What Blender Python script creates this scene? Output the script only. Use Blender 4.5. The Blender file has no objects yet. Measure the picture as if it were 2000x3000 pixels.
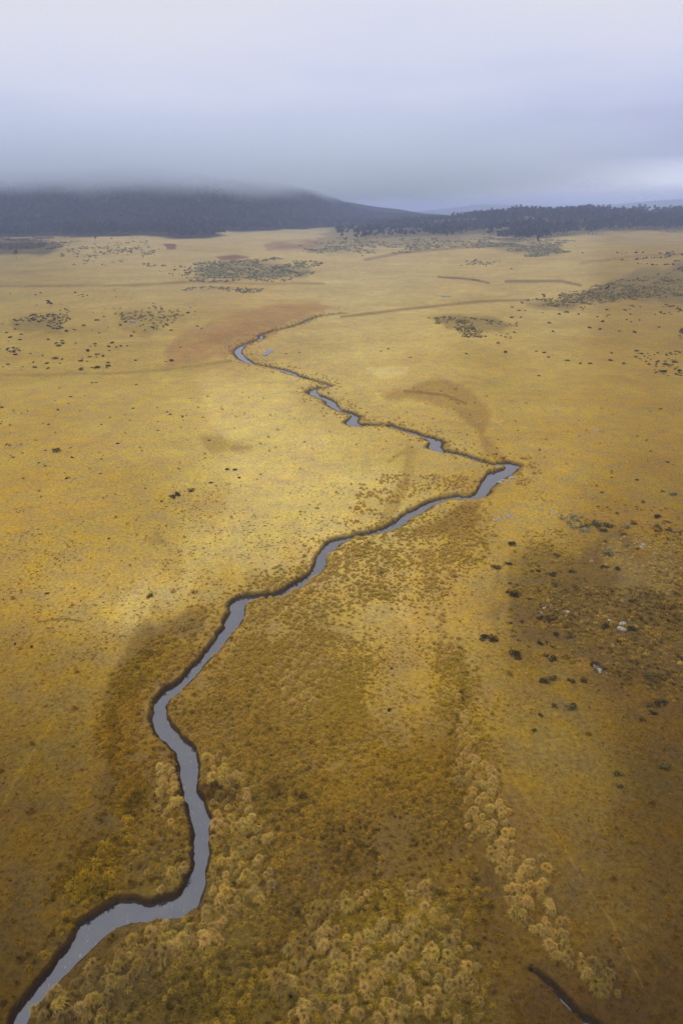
import bpy, math, random
import numpy as np
from mathutils import Vector, Matrix
random.seed(7)
rng = np.random.default_rng(11)
R = math.radians
C = bpy.context.scene.collection

# ------------------------------------------------------------------ camera
CAMZ = 50.0
PITCH = R(23.75)
FOC = 2000.0                       # focal length in photo pixels (photo 2000 x 3000)
cam_d = bpy.data.cameras.new('camera')
cam = bpy.data.objects.new('camera', cam_d); C.objects.link(cam)
cam.location = (0, 0, CAMZ)
cam.rotation_euler = (R(90) - PITCH, 0, 0)
cam_d.sensor_fit = 'VERTICAL'; cam_d.sensor_height = 36.0; cam_d.sensor_width = 24.0
cam_d.lens = 24.0
cam_d.clip_start = 0.5; cam_d.clip_end = 40000
sc = bpy.context.scene
sc.camera = cam
sc.view_settings.view_transform = 'Standard'
sc.view_settings.look = 'None'
sc.view_settings.exposure = 0.0
sc.view_settings.gamma = 1.0
sc.render.engine = 'CYCLES'
sc.cycles.max_bounces = 6
sc.cycles.diffuse_bounces = 3
sc.cycles.volume_bounces = 3
sc.cycles.use_denoising = True
sc.cycles.denoising_prefilter = 'ACCURATE'
sc.cycles.use_fast_gi = False

# ------------------------------------------------------------------ sky and sun
ZEN = 1.35
FOGZ = (80, 122)
SUN_EL, SUN_AZ = R(52), R(-78)      # azimuth measured from +Y towards +X
w = bpy.data.worlds.new('World'); sc.world = w; w.use_nodes = True
nt = w.node_tree; nt.nodes.clear()
def N(t, typ, **k):
    n = t.nodes.new(typ)
    for a, b in k.items(): setattr(n, a, b)
    return n
def lin(c):
    return tuple(((v/255.0)/12.92 if v/255.0 <= .04045 else ((v/255.0+.055)/1.055)**2.4) for v in c)
def lin4(c): return lin(c) + (1.0,)
out = N(nt, 'ShaderNodeOutputWorld'); bg1 = N(nt, 'ShaderNodeBackground'); bg2 = N(nt, 'ShaderNodeBackground')
sky = N(nt, 'ShaderNodeTexSky', sky_type='NISHITA', sun_disc=False)
sky.sun_elevation = SUN_EL; sky.sun_rotation = SUN_AZ
bg1.inputs[1].default_value = 0.1
tc = N(nt, 'ShaderNodeTexCoord'); sep = N(nt, 'ShaderNodeSeparateXYZ')
nt.links.new(tc.outputs['Generated'], sep.inputs[0])
mp = N(nt, 'ShaderNodeMapping'); mp.inputs['Scale'].default_value = (1.6, 1.6, 7.5)
nt.links.new(tc.outputs['Generated'], mp.inputs[0])
nz = N(nt, 'ShaderNodeTexNoise'); nz.inputs['Scale'].default_value = 1.7; nz.inputs['Detail'].default_value = 5; nz.inputs['Roughness'].default_value = .5
nt.links.new(mp.outputs[0], nz.inputs['Vector'])
def math_n(t, op, a, b=None, c=None, clamp=False):
    n = N(t, 'ShaderNodeMath', operation=op); n.use_clamp = clamp
    for i, v in enumerate((a, b, c)):
        if v is None: continue
        if isinstance(v, (int, float)): n.inputs[i].default_value = v
        else: t.links.new(v, n.inputs[i])
    return n.outputs[0]
nsub = math_n(nt, 'SUBTRACT', nz.outputs['Fac'], 0.5)
hz = math_n(nt, 'MULTIPLY_ADD', nsub, 0.19, sep.outputs['Z'])
# the sky grows darker towards the right of the view
hx = math_n(nt, 'MULTIPLY_ADD', sep.outputs['X'], -0.055, hz)
ramp = N(nt, 'ShaderNodeValToRGB'); cr = ramp.color_ramp
stops = [(0.0, (184,188,220)), (0.03, (178,182,214)), (0.055, (184,189,220)), (0.09, (202,208,235)), (0.15, (221,224,241)), (0.21, (230,229,238)), (0.6, (228,228,236)), (1.0, (222,223,230))]
cr.elements[0].position = 0; cr.elements[0].color = lin4(stops[0][1])
cr.elements[1].position = 1; cr.elements[1].color = lin4(stops[-1][1])
for p, c in stops[1:-1]:
    e = cr.elements.new(p); e.color = lin4(c)
nt.links.new(hx, ramp.inputs[0])
# a brighter cloud low on the right
vd = N(nt, 'ShaderNodeVectorMath', operation='SUBTRACT'); vd.inputs[1].default_value = (0.375, 0.925, 0.033)
nt.links.new(tc.outputs['Generated'], vd.inputs[0])
vs_ = N(nt, 'ShaderNodeVectorMath', operation='MULTIPLY'); vs_.inputs[1].default_value = (4.5, 1.0, 34)
nt.links.new(vd.outputs[0], vs_.inputs[0])
nz2 = N(nt, 'ShaderNodeTexNoise'); nz2.inputs['Scale'].default_value = 9; nz2.inputs['Detail'].default_value = 4
nt.links.new(mp.outputs[0], nz2.inputs['Vector'])
vl = N(nt, 'ShaderNodeVectorMath', operation='LENGTH'); nt.links.new(vs_.outputs[0], vl.inputs[0])
bl = math_n(nt, 'SUBTRACT', 1.0, vl.outputs['Value'], clamp=True)
bl = math_n(nt, 'MULTIPLY', bl, math_n(nt, 'MULTIPLY_ADD', nz2.outputs['Fac'], 3.0, -0.4, clamp=True), clamp=True)
mxc = N(nt, 'ShaderNodeMixRGB', blend_type='MIX'); mxc.inputs['Color2'].default_value = (1.9, 1.92, 2.0, 1)
nt.links.new(bl, mxc.inputs[0]); nt.links.new(ramp.outputs[0], mxc.inputs['Color1'])
# an overcast sky is brightest overhead
zb = N(nt, 'ShaderNodeMapRange', interpolation_type='SMOOTHSTEP'); zb.inputs['From Min'].default_value = .24; zb.inputs['From Max'].default_value = .8
zb.inputs['To Min'].default_value = 1.06; zb.inputs['To Max'].default_value = ZEN; nt.links.new(sep.outputs['Z'], zb.inputs['Value']); nt.links.new(zb.outputs[0], bg2.inputs[1])
nt.links.new(sky.outputs[0], bg1.inputs[0]); nt.links.new(mxc.outputs[0], bg2.inputs[0])
mx = N(nt, 'ShaderNodeMixShader'); mx.inputs[0].default_value = 0.94
nt.links.new(bg1.outputs[0], mx.inputs[1]); nt.links.new(bg2.outputs[0], mx.inputs[2]); nt.links.new(mx.outputs[0], out.inputs[0])

sun_d = bpy.data.lights.new('sun', 'SUN'); sun_d.energy = 1.8; sun_d.angle = R(14); sun_d.color = (1.0, .965, .90)
sun = bpy.data.objects.new('sun', sun_d); C.objects.link(sun)
sdir = Vector((math.sin(SUN_AZ)*math.cos(SUN_EL), math.cos(SUN_AZ)*math.cos(SUN_EL), math.sin(SUN_EL)))
sun.rotation_euler = sdir.to_track_quat('Z', 'Y').to_euler()

# ------------------------------------------------------------------ numpy helpers
def _hash(ix, iy, seed):
    n = (ix.astype(np.int64)*374761393 + iy.astype(np.int64)*668265263 + seed*1442695041) & 0x7fffffff
    n = ((n ^ (n >> 13))*1274126177) & 0x7fffffff
    return ((n ^ (n >> 16)) & 0xffff)/65535.0
def vnoise(x, y, s, seed=0):
    x = np.asarray(x, float)/s; y = np.asarray(y, float)/s
    ix = np.floor(x); iy = np.floor(y); fx = x-ix; fy = y-iy
    fx = fx*fx*(3-2*fx); fy = fy*fy*(3-2*fy)
    a = _hash(ix, iy, seed); b = _hash(ix+1, iy, seed); c = _hash(ix, iy+1, seed); d = _hash(ix+1, iy+1, seed)
    return (a*(1-fx)+b*fx)*(1-fy)+(c*(1-fx)+d*fx)*fy
def fbm(x, y, s, seed=0, o=4):
    v = 0; a = .5; t = 0
    for i in range(o):
        v = v+a*vnoise(x, y, s, seed+i*17); t += a; a *= .5; s *= .5
    return v/t
def sstep(a, b, x):
    t = np.clip((np.asarray(x, float)-a)/(b-a), 0, 1); return t*t*(3-2*t)

# pixel of the photograph <-> place on the ground
sp, cp = math.sin(PITCH), math.cos(PITCH)
def project(x, y, z):
    x = np.asarray(x, float); y = np.asarray(y, float); dz = np.asarray(z, float)-CAMZ
    dep = y*cp-dz*sp; up = y*sp+dz*cp
    dep = np.where(dep < .1, .1, dep)
    return 1000+FOC*x/dep, 1500-FOC*up/dep, dep
def ray(px, py):
    u = (px-1000)/FOC; v = (py-1500)/FOC
    return u, cp-v*sp, -(sp+v*cp)
def flat(px, py, z=0.0):
    dx, dy, dz = ray(px, py); t = (z-CAMZ)/dz
    return dx*t, dy*t

# ------------------------------------------------------------------ terrain height
HX = np.array([-3000,-2000,-1300,-900,-500,-150,0,130,260,420,600,4000], float)
HH = np.array([150,150,135,125,112,88,66,50,32,14,0,0], float)
def relief(x, y):
    x = np.asarray(x, float); y = np.asarray(y, float)
    z = 15*sstep(330, 1000, y) + 6*sstep(1200, 4000, y)
    # forested ridge behind the plain, left
    yb = 1010 + 900*sstep(-260, 120, x)+60*(fbm(x, y, 260, 5)-.5)*2
    hh = np.interp(x, HX, HH)*(0.86+.28*fbm(x, y*0+3, 420, 9))
    z = z+hh*sstep(0, 950, y-yb)
    # low wooded rise, right
    z = z+25*np.exp(-((x-800)/520.0)**2)*np.exp(-((y-1560)/330.0)**2)
    z = z+13*np.exp(-((x-330)/240.0)**2)*np.exp(-((y-1500)/260.0)**2)
    # moor rising at the right edge and knolls on the plain
    z = z+9*sstep(90, 330, x)*sstep(160, 480, y)*(1-sstep(620, 1000, y))
    z = z+4.0*np.exp(-((x+95)/60.0)**2-((y-355)/60.0)**2)
    z = z+3.0*np.exp(-((x-55)/60.0)**2-((y-330)/45.0)**2)*sstep(20,60,x)
    amp = sstep(60, 900, np.hypot(x, y))
    z = z+(fbm(x, y, 170, 21)-.5)*9*amp
    # far hills, right and middle
    z = z+150*np.exp(-((x-3300)/1100.0)**2)*np.exp(-((y-7000)/700.0)**2)*(.8+.4*fbm(x, y*0+9, 700, 3))
    z = z+90*np.exp(-((x-1500)/700.0)**2)*np.exp(-((y-7600)/600.0)**2)*(.8+.4*fbm(x, y*0+5, 500, 4))
    return z
def at(px, py):
    dx, dy, dz = ray(px, py)
    t = 20.0
    while t < 9000:
        if CAMZ+dz*t < float(relief(dx*t, dy*t)): break
        t *= 1.01
    a, b = t/1.01, t
    for _ in range(18):
        m = (a+b)/2
        if CAMZ+dz*m < float(relief(dx*m, dy*m)): b = m
        else: a = m
    return dx*b, dy*b
def at_many(px, py):
    """fixed point for many pixels; good on the gentle plain"""
    px = np.asarray(px, float); py = np.asarray(py, float)
    dx, dy, dz = ray(px, py); t = np.full(px.shape, 0.0); z = np.zeros(px.shape)
    for _ in range(40):
        t = .5*t+.5*np.clip((z-CAMZ)/dz, 1, 6000); z = relief(dx*t, dy*t)
    return dx*t, dy*t

# ------------------------------------------------------------------ the stream
WZ = -0.62
def A(l): return [(x/1.96, 1800+y/1.96) for x, y in l]
def B(l): return [(400+x/1.568, 1400+y/1.568) for x, y in l]
def D(l): return [(500+x/1.42545, 900+y/1.42545) for x, y in l]
Lp = [(18, 3060)]+A([(85,2352),(105,2270),(180,2170),(270,2080),(350,1960),(440,1860),(467,1765),(520,1745),(600,1690),(690,1650),(790,1640),(850,1665),(900,1660),(1000,1630),(1060,1590),(1085,1500),(1115,1430),(1125,1370),(1110,1260),(1080,1120),(1060,1050),(1040,950),(1030,830),(1010,790),(960,735),(895,680),(868,620),(880,560),(915,470),(960,430),(1020,400),(1080,340),(1130,280),(1190,215),(1240,150),(1290,80)]) \
   + B([(428,627),(435,590),(460,560),(500,545),(560,545),(640,538),(690,513),(740,482),(800,447),(825,408),(838,360),(860,328),(890,295),(930,282),(1000,266),(1100,247),(1170,222),(1210,192),(1225,172),(1290,142),(1350,112),(1420,90),(1490,80)]) \
   + D([(1180,792),(1230,790),(1278,786),(1296,745),(1316,715),(1338,690),(1380,684),(1404,672),(1396,663),(1352,657)])
Rp = D([(1360,650),(1430,651),(1448,662),(1441,680),(1415,702),(1372,718),(1342,742),(1322,772),(1288,799),(1230,803),(1150,803)]) \
   + B([(1420,102),(1350,128),(1300,162),(1242,192),(1192,238),(1110,258),(1010,273),(935,298),(902,327),(867,352),(864,390),(852,430),(790,477),(730,513),(680,548),(620,555),(560,560),(500,577),(487,600),(490,627)]) \
   + A([(1380,50),(1330,110),(1290,160),(1230,235),(1160,305),(1110,370),(1070,410),(1000,470),(960,520),(950,565),(965,615),(1010,670),(1080,740),(1135,810),(1140,960),(1120,990),(1130,1045),(1175,1080),(1200,1150),(1210,1230),(1210,1370),(1190,1470),(1170,1580),(1150,1675),(1120,1700),(1060,1745),(1010,1755),(920,1745),(840,1765),(700,1780),(600,1850),(520,1930),(440,2010),(370,2080),(270,2180),(190,2280),(155,2352)])+[(50, 3060)]
poly = np.array([flat(px, py, WZ) for px, py in Lp+Rp])
# smooth the traced outline a little
def chaikin(p, n, closed=True):
    for _ in range(n):
        q = np.roll(p, -1, 0) if closed else p[1:]
        b = p if closed else p[:-1]
        r = np.empty((len(b)*2, 2)); r[0::2] = .75*b+.25*q; r[1::2] = .25*b+.75*q
        p = r if closed else np.vstack([p[:1], r, p[-1:]])
    return p
poly = chaikin(poly, 2)
up_px = D([(1365,655),(1300,641),(1240,621),(1180,603),(1122,598),(1096,580),(1110,565),(1092,546),(1055,535),(1000,517),(930,497),(915,490),(870,487),(800,491),(752,484),(765,462),(772,450),(740,437),(700,425),(675,405),(655,380),(620,370),(597,360),(590,345),(610,335),(650,332),(672,326),(640,315),(590,300),(540,288),(505,275),(480,262),(420,247),(350,237),(315,222),(290,200),(278,182),(290,168),(300,158),(350,140),(385,126),(372,117),(420,100),(475,88),(510,78),(560,60),(600,40),(660,32),(730,25)])
up_w = .78*np.interp(np.arange(len(up_px)), [0,4,5,7,8,13,14,16,18,19,21,22,23,25,29,30,32,34,36,37,40,46], [.6,.6,1.5,1.5,.6,.6,1.9,.9,.7,1.5,1.0,1.5,1.1,.6,.6,1.6,.6,1.5,1.5,.9,.7,.6])
upl = np.array([flat(px, py, -.3) for px, py in up_px])
tw = np.linspace(0, 1, len(up_w))
upl2 = chaikin(upl, 2, False); up_w2 = np.interp(np.linspace(0, 1, len(upl2)), tw, up_w)
side_px = [(x/1.96+1200, 1900+y/1.96) for x, y in [(700,1850),(770,1893),(800,1925),(850,1980),(910,2045),(960,2100),(1010,2135),(1070,2175),(1150,2240)]]
side_w = .2*np.array([.04,.10,.26,.34,.10,.36,.5,.5,.5])
sdl = chaikin(np.array([flat(px, py, -.4) for px, py in side_px]), 2, False); sd_w = np.interp(np.linspace(0, 1, len(sdl)), np.linspace(0, 1, len(side_w)), side_w)

def seg_dist(x, y, a, b, wa=None, wb=None):
    dx, dy = b-a; L = dx*dx+dy*dy+1e-12
    t = np.clip(((x-a[0])*dx+(y-a[1])*dy)/L, 0, 1)
    qx, qy = a[0]+t*dx, a[1]+t*dy
    return np.hypot(x-qx, y-qy), qx, qy, t
def channel(x, y):
    """signed distance to the water's edge (negative in the water) and whether this bank faces the camera"""
    x = np.asarray(x, float).ravel(); y = np.asarray(y, float).ravel()
    d = np.full(x.shape, 1e3); ny = np.zeros(x.shape)
    m = (x > -60) & (x < 60) & (y > 15) & (y < 420)
    if not m.any(): return d, ny
    xs = x[m]; ys = y[m]
    best = np.full(xs.shape, 1e3); qy_ = np.zeros(xs.shape); inside = np.zeros(xs.shape, bool)
    n = len(poly)
    for i in range(n):
        a, b = poly[i], poly[(i+1) % n]
        lo = np.minimum(a, b)-12; hi = np.maximum(a, b)+12
        k = np.where((xs > lo[0]) & (xs < hi[0]) & (ys > lo[1]) & (ys < hi[1]))[0]
        if len(k):
            dd, qx, qy, _ = seg_dist(xs[k], ys[k], a, b)
            u = dd < best[k]; kk = k[u]
            best[kk] = dd[u]; qy_[kk] = (ys[k]-qy)[u]/(dd[u]+1e-6)
        c = ((a[1] > ys) != (b[1] > ys))
        kc = np.where(c)[0]
        if len(kc):
            xi = (b[0]-a[0])*(ys[kc]-a[1])/(b[1]-a[1]+1e-12)+a[0]
            f = xs[kc] < xi
            inside[kc[f]] ^= True
    best = np.where(inside, -best, best); qy_ = np.where(inside, -qy_, qy_)
    for pl, ww in ((upl2, up_w2), (sdl, sd_w)):
        for i in range(len(pl)-1):
            a, b = pl[i], pl[i+1]
            lo = np.minimum(a, b)-12; hi = np.maximum(a, b)+12
            k = np.where((xs > lo[0]) & (xs < hi[0]) & (ys > lo[1]) & (ys < hi[1]))[0]
            if not len(k): continue
            dd, qx, qy, t = seg_dist(xs[k], ys[k], a, b)
            de = dd-(ww[i]*(1-t)+ww[i+1]*t)
            u = de < best[k]; kk = k[u]
            best[kk] = de[u]; qy_[kk] = (ys[k]-qy)[u]/(dd[u]+1e-6)
    best = best+(fbm(xs, ys, 1.3, 77, 3)-.5)*np.clip(.5+ys*.002, .5, .8)
    best = best-.22*sstep(65, 100, ys)*(1-sstep(168, 176, ys))
    d[m] = best; ny[m] = qy_
    return d, ny
def carve(z, d, ny, y):
    far = sstep(-.15, .35, ny)
    wnear = np.clip(.6*np.asarray(y)/50*.95, .45, 2.2)
    wd = (.20+.0018*np.asarray(y))*far+wnear*(1-far)
    s = np.where(d > 0, WZ+(0.0-WZ)*sstep(0, 1, d/wd), WZ-.45*(1-np.exp(-np.abs(d)/.5)))
    lip = .0
    k = d < wd+.5
    return np.where(k, np.where(d < wd, s, 0)+np.where(d < wd, 0, z)*1.0, z), np.clip(1-d/(wd*1.05), 0, 1)*(k)
def height(x, y, full=False):
    x = np.asarray(x, float); y = np.asarray(y, float)
    z = relief(x, y)
    d, ny = channel(x, y); d = d.reshape(x.shape); ny = ny.reshape(x.shape)
    flatm = sstep(.5, 14, d)                 # the valley floor is level beside the water
    z = z*flatm
    z2, soil = carve(z, d, ny, y)
    if full: return z2, d, ny, soil
    return z2

# ------------------------------------------------------------------ ground colours by place, foreground shade and vignette painted in
CP = [  # photo pixel -> grass colour with foreground shade and corner vignette painted in
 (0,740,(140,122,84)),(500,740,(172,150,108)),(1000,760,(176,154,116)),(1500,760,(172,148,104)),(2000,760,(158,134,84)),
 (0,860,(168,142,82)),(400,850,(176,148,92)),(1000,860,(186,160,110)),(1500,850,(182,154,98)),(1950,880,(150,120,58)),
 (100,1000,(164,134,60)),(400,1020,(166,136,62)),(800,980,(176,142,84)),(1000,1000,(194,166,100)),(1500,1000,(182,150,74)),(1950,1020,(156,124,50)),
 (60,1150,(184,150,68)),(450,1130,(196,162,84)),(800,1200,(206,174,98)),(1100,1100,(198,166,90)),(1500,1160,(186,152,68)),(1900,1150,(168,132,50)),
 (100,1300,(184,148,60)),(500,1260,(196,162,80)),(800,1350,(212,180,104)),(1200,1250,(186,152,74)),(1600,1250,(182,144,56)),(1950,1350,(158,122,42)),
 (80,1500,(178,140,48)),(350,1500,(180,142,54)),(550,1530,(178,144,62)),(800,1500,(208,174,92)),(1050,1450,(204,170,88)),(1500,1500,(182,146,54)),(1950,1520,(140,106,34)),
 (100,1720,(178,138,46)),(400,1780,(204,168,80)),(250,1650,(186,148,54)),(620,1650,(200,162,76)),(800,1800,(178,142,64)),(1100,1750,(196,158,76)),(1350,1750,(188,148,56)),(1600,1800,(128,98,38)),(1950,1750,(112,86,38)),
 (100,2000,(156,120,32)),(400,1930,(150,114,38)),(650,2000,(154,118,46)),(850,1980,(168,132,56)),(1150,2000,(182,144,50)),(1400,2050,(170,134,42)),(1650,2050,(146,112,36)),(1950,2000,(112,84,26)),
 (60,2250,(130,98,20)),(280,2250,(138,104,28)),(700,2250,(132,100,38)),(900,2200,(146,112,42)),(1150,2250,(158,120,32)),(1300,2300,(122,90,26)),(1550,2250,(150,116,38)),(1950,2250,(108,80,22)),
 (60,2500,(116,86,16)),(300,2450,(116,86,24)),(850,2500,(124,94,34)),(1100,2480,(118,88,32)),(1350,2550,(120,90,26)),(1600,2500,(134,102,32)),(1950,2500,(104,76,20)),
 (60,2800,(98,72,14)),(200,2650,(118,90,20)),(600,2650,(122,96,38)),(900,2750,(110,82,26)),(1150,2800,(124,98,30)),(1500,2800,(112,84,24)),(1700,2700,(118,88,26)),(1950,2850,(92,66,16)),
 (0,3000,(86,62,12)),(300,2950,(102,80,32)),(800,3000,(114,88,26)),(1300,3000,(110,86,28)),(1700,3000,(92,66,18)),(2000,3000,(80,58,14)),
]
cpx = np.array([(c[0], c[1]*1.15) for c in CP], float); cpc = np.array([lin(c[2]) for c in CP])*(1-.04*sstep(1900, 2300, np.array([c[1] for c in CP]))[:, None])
PATCH = [
 ([(600,1100),(760,1120),(980,1290),(1110,1400),(930,1500),(720,1690),(500,1850),(390,1800),(560,1620),(680,1450),(690,1300)],(214,184,112),60,.5),  # polygon in photo pixels, colour, softness px, strength
 ([(470,1015),(520,975),(740,930),(830,885),(930,868),(1000,880),(900,925),(760,1000),(700,1035),(560,1062),(490,1055)],(164,124,76),20,.8),
 ([(560,1010),(640,975),(800,940),(760,975),(600,1030)],(156,112,64),14,.4),
 ([(1090,1145),(1250,1125),(1370,1180),(1420,1230),(1410,1290),(1520,1345),(1430,1350),(1380,1290),(1280,1210)],(152,114,50),22,.65),
 ([(1190,1590),(1300,1500),(1420,1470),(1385,1540),(1270,1600)],(146,106,38),18,.75),
 ([(1140,1290),(1185,1330),(1160,1440),(1090,1530),(1000,1575),(980,1562),(1080,1470),(1130,1400)],(160,126,52),18,.6),
 ([(1560,1560),(1680,1540),(1830,1560),(2000,1560),(2060,2060),(1800,1960),(1620,1880),(1490,1760),(1530,1650)],(108,82,38),55,.62),
 ([(1590,1830),(1720,1850),(1800,1950),(1660,1900)],(158,118,36),30,.5),
 ([(1870,1590),(2010,1570),(2010,1660),(1920,1680)],(160,134,80),45,.35),
 ([(680,1800),(560,1930),(470,2010),(455,2050),(460,1930),(500,1840),(600,1800)],(122,92,36),28,.65),
 ([(480,1840),(500,1900),(440,2000),(300,2090),(340,2010),(440,1900)],(124,96,24),24,.6),
 ([(330,2080),(400,2120),(420,2300),(340,2480),(210,2620),(170,2590),(280,2420),(310,2250)],(98,72,18),40,.45),
 ([(1310,1900),(1345,2100),(1350,2300),(1380,2450),(1480,2650),(1580,2860),(1520,2860),(1400,2650),(1320,2480),(1290,2200)],(98,72,20),28,.5),
 ([(1350,1900),(1440,2200),(1500,2330),(1450,2330),(1380,2150)],(188,148,50),26,.4),
 ([(1000,2400),(1120,2380),(1100,2560),(980,2520)],(96,70,28),50,.45),
 ([(580,770),(700,765),(920,775),(900,812),(650,818),(575,810)],(110,104,82),14,.6),
 ([(1240,940),(1330,932),(1490,955),(1460,985),(1290,980)],(118,98,58),14,.55),
 ([(1530,885),(1700,860),(1860,805),(2010,770),(2010,905),(1800,885),(1650,900)],(106,92,58),20,.65),
 ([(1370,712),(1500,708),(1650,720),(1640,745),(1500,740)],(108,100,82),12,.6),
 ([(-20,700),(120,705),(190,720),(150,735),(-20,740)],(72,66,56),10,.8),
 ([(40,920),(190,915),(190,955),(60,950)],(112,96,58),16,.5),
 ([(330,890),(500,900),(540,930),(420,960),(330,930)],(138,114,66),25,.5),
 ([(1000,655),(1300,650),(1500,690),(1300,720),(1000,735),(900,740),(930,700)],(118,108,88),22,.6),
 ([(780,715),(860,710),(940,705),(920,730),(780,735)],(134,98,86),12,.7),
 ([(640,752),(700,748),(740,755),(660,762)],(116,72,64),6,.8),
 ([(484,716),(520,718),(515,727),(490,727)],(110,66,62),4,.8),
 ([(1060,1065),(1180,1075),(1170,1095),(1090,1090)],(224,196,130),16,.55),
 ([(320,1770),(420,1800),(500,1780),(480,1830),(380,1840)],(212,178,92),55,.3),
 ([(1080,1690),(1130,1760),(1220,1880),(1180,1900),(1110,1800)],(212,176,96),24,.55),
 ([(600,1280),(680,1270),(760,1310),(650,1330)],(160,128,60),22,.6),
 ([(572,2285),(612,2295),(606,2350),(572,2335)],(84,56,20),10,.9),
 ([(480,1500),(580,1560),(540,1620),(480,1580)],(150,114,44),26,.6),
 ([(1140,1310),(1300,1390),(1270,1420),(1150,1400)],(190,156,78),26,.4),
 ([(600,2200),(660,2240),(780,2400),(810,2600),(760,2720),(640,2700),(600,2560),(625,2350)],(118,92,34),24,.5),
]
TRACK = [([(0,2360),(60,2250),(130,2150),(180,2080)],4,(164,130,44),.3),([(5,2330),(70,2220),(170,2070)],3,(164,130,44),.2),
 ([(1355,1900),(1395,1960),(1430,2060),(1460,2170),(1490,2260),(1540,2330),(1640,2450),(1700,2560),(1790,2700),(1880,2890)],3,(170,136,52),.2),([(1345,1960),(1375,2100),(1440,2270),(1500,2380)],3,(170,136,52),.18),
 ([(0,836),(150,836),(400,832),(560,826),(750,832),(950,828)],3,(128,100,62),.6),
 ([(120,1826),(200,1815),(240,1822)],3,(110,84,34),.7),([(100,1860),(85,1880),(60,1900)],3,(112,86,34),.6),
 ([(1000,925),(1200,905),(1400,885),(1540,878)],4,(130,104,68),.75),([(1280,812),(1360,818),(1400,822)],3,(112,86,68),.8),([(1380,820),(1430,830)],3,(112,86,68),.8),
 ([(1070,760),(1180,740),(1350,725),(1500,715)],4,(120,96,76),.65),([(1480,825),(1640,822),(1700,836)],4,(120,94,70),.8),([(1700,770),(1850,752),(2000,745)],3,(126,100,70),.6),
 ([(0,1096),(120,1097),(300,1090),(480,1082),(680,1058)],4,(150,124,66),.6),
 ([(1180,1145),(1300,1160),(1360,1185)],4,(130,94,44),.7),([(1130,1350),(1180,1320)],6,(150,116,50),.4)]
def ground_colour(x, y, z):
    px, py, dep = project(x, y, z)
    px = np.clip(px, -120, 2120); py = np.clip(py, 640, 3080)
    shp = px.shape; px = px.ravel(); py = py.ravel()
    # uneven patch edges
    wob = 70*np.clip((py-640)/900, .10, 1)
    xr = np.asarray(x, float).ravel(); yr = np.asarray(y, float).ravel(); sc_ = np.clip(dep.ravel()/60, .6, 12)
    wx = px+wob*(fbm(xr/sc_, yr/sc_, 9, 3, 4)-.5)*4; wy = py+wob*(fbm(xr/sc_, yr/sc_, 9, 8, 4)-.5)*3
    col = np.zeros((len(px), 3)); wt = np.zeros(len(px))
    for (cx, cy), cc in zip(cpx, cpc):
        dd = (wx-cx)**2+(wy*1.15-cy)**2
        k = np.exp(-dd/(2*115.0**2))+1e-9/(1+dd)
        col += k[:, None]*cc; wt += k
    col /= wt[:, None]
    for pg, cc, soft, st in PATCH:
        pg = np.array(pg, float)
        lo = pg.min(0)-soft*2; hi = pg.max(0)+soft*2
        k = np.where((wx > lo[0]) & (wx < hi[0]) & (wy > lo[1]) & (wy < hi[1]))[0]
        if not len(k): continue
        xs, ys = wx[k], wy[k]; best = np.full(len(k), 1e6); ins = np.zeros(len(k), bool)
        for i in range(len(pg)):
            a, b = pg[i], pg[(i+1) % len(pg)]
            best = np.minimum(best, seg_dist(xs, ys, a, b)[0])
            c = ((a[1] > ys) != (b[1] > ys)); xi = (b[0]-a[0])*(ys-a[1])/(b[1]-a[1]+1e-9)+a[0]
            ins ^= c & (xs < xi)
        sd = np.where(ins, -best, best)
        nn = (fbm(xr[k]/sc_[k], yr[k]/sc_[k], 2.2, 19, 4)-.5); sd = sd+nn*soft*(1.6+2.2*sstep(1150, 1600, py[k]))
        m = (1-sstep(-soft*.55, soft*.55, sd))*st
        col[k] = col[k]*(1-m[:, None])+np.array(lin(cc))*m[:, None]
    yl = 1010+900*sstep(-260, 120, xr); ff = (fbm(xr, yr, 150, 71, 4)-.5)*2; zc = (yr < 3000)
    m = sstep(-25, 30, yr-yl-30-170*ff)*zc*(px < 1345)
    yfront = np.interp(px, [880,1000,1200,1400,1500,1600,1720,1800,2000,2200], [716,712,700,692,704,706,690,680,682,682])
    m = np.maximum(m, sstep(-3, 6, yfront-6-py)*.6*sstep(900, 1200, px)*(yr < 2100)*(yr > 700))
    m = np.maximum(m, sstep(3500, 5500, yr)*.95)
    col = col*(1-m[:, None])+np.array([.045, .042, .024])*m[:, None]
    for pts, wd, cc, st in TRACK:
        pts = np.array(pts, float); lo = pts.min(0)-20; hi = pts.max(0)+20
        k = np.where((px > lo[0]) & (px < hi[0]) & (py > lo[1]) & (py < hi[1]))[0]
        if not len(k): continue
        best = np.full(len(k), 1e6)
        for i in range(len(pts)-1):
            best = np.minimum(best, seg_dist(px[k]+(wx[k]-px[k])*.15, py[k]+(wy[k]-py[k])*.15, pts[i], pts[i+1])[0])
        m = (1-sstep(wd*.4, wd*1.6, best))*st
        col[k] = col[k]*(1-m[:, None])+np.array(lin(cc))*m[:, None]
    return col.reshape(shp+(3,))
ALB = np.array([.85, .86, .66])   # photo colours -> base colour, painted shading left in
def cap(c, m=.52): return c*np.minimum(1, m/np.maximum(c.max(-1, keepdims=True), 1e-4))   # keeps the hue

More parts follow.
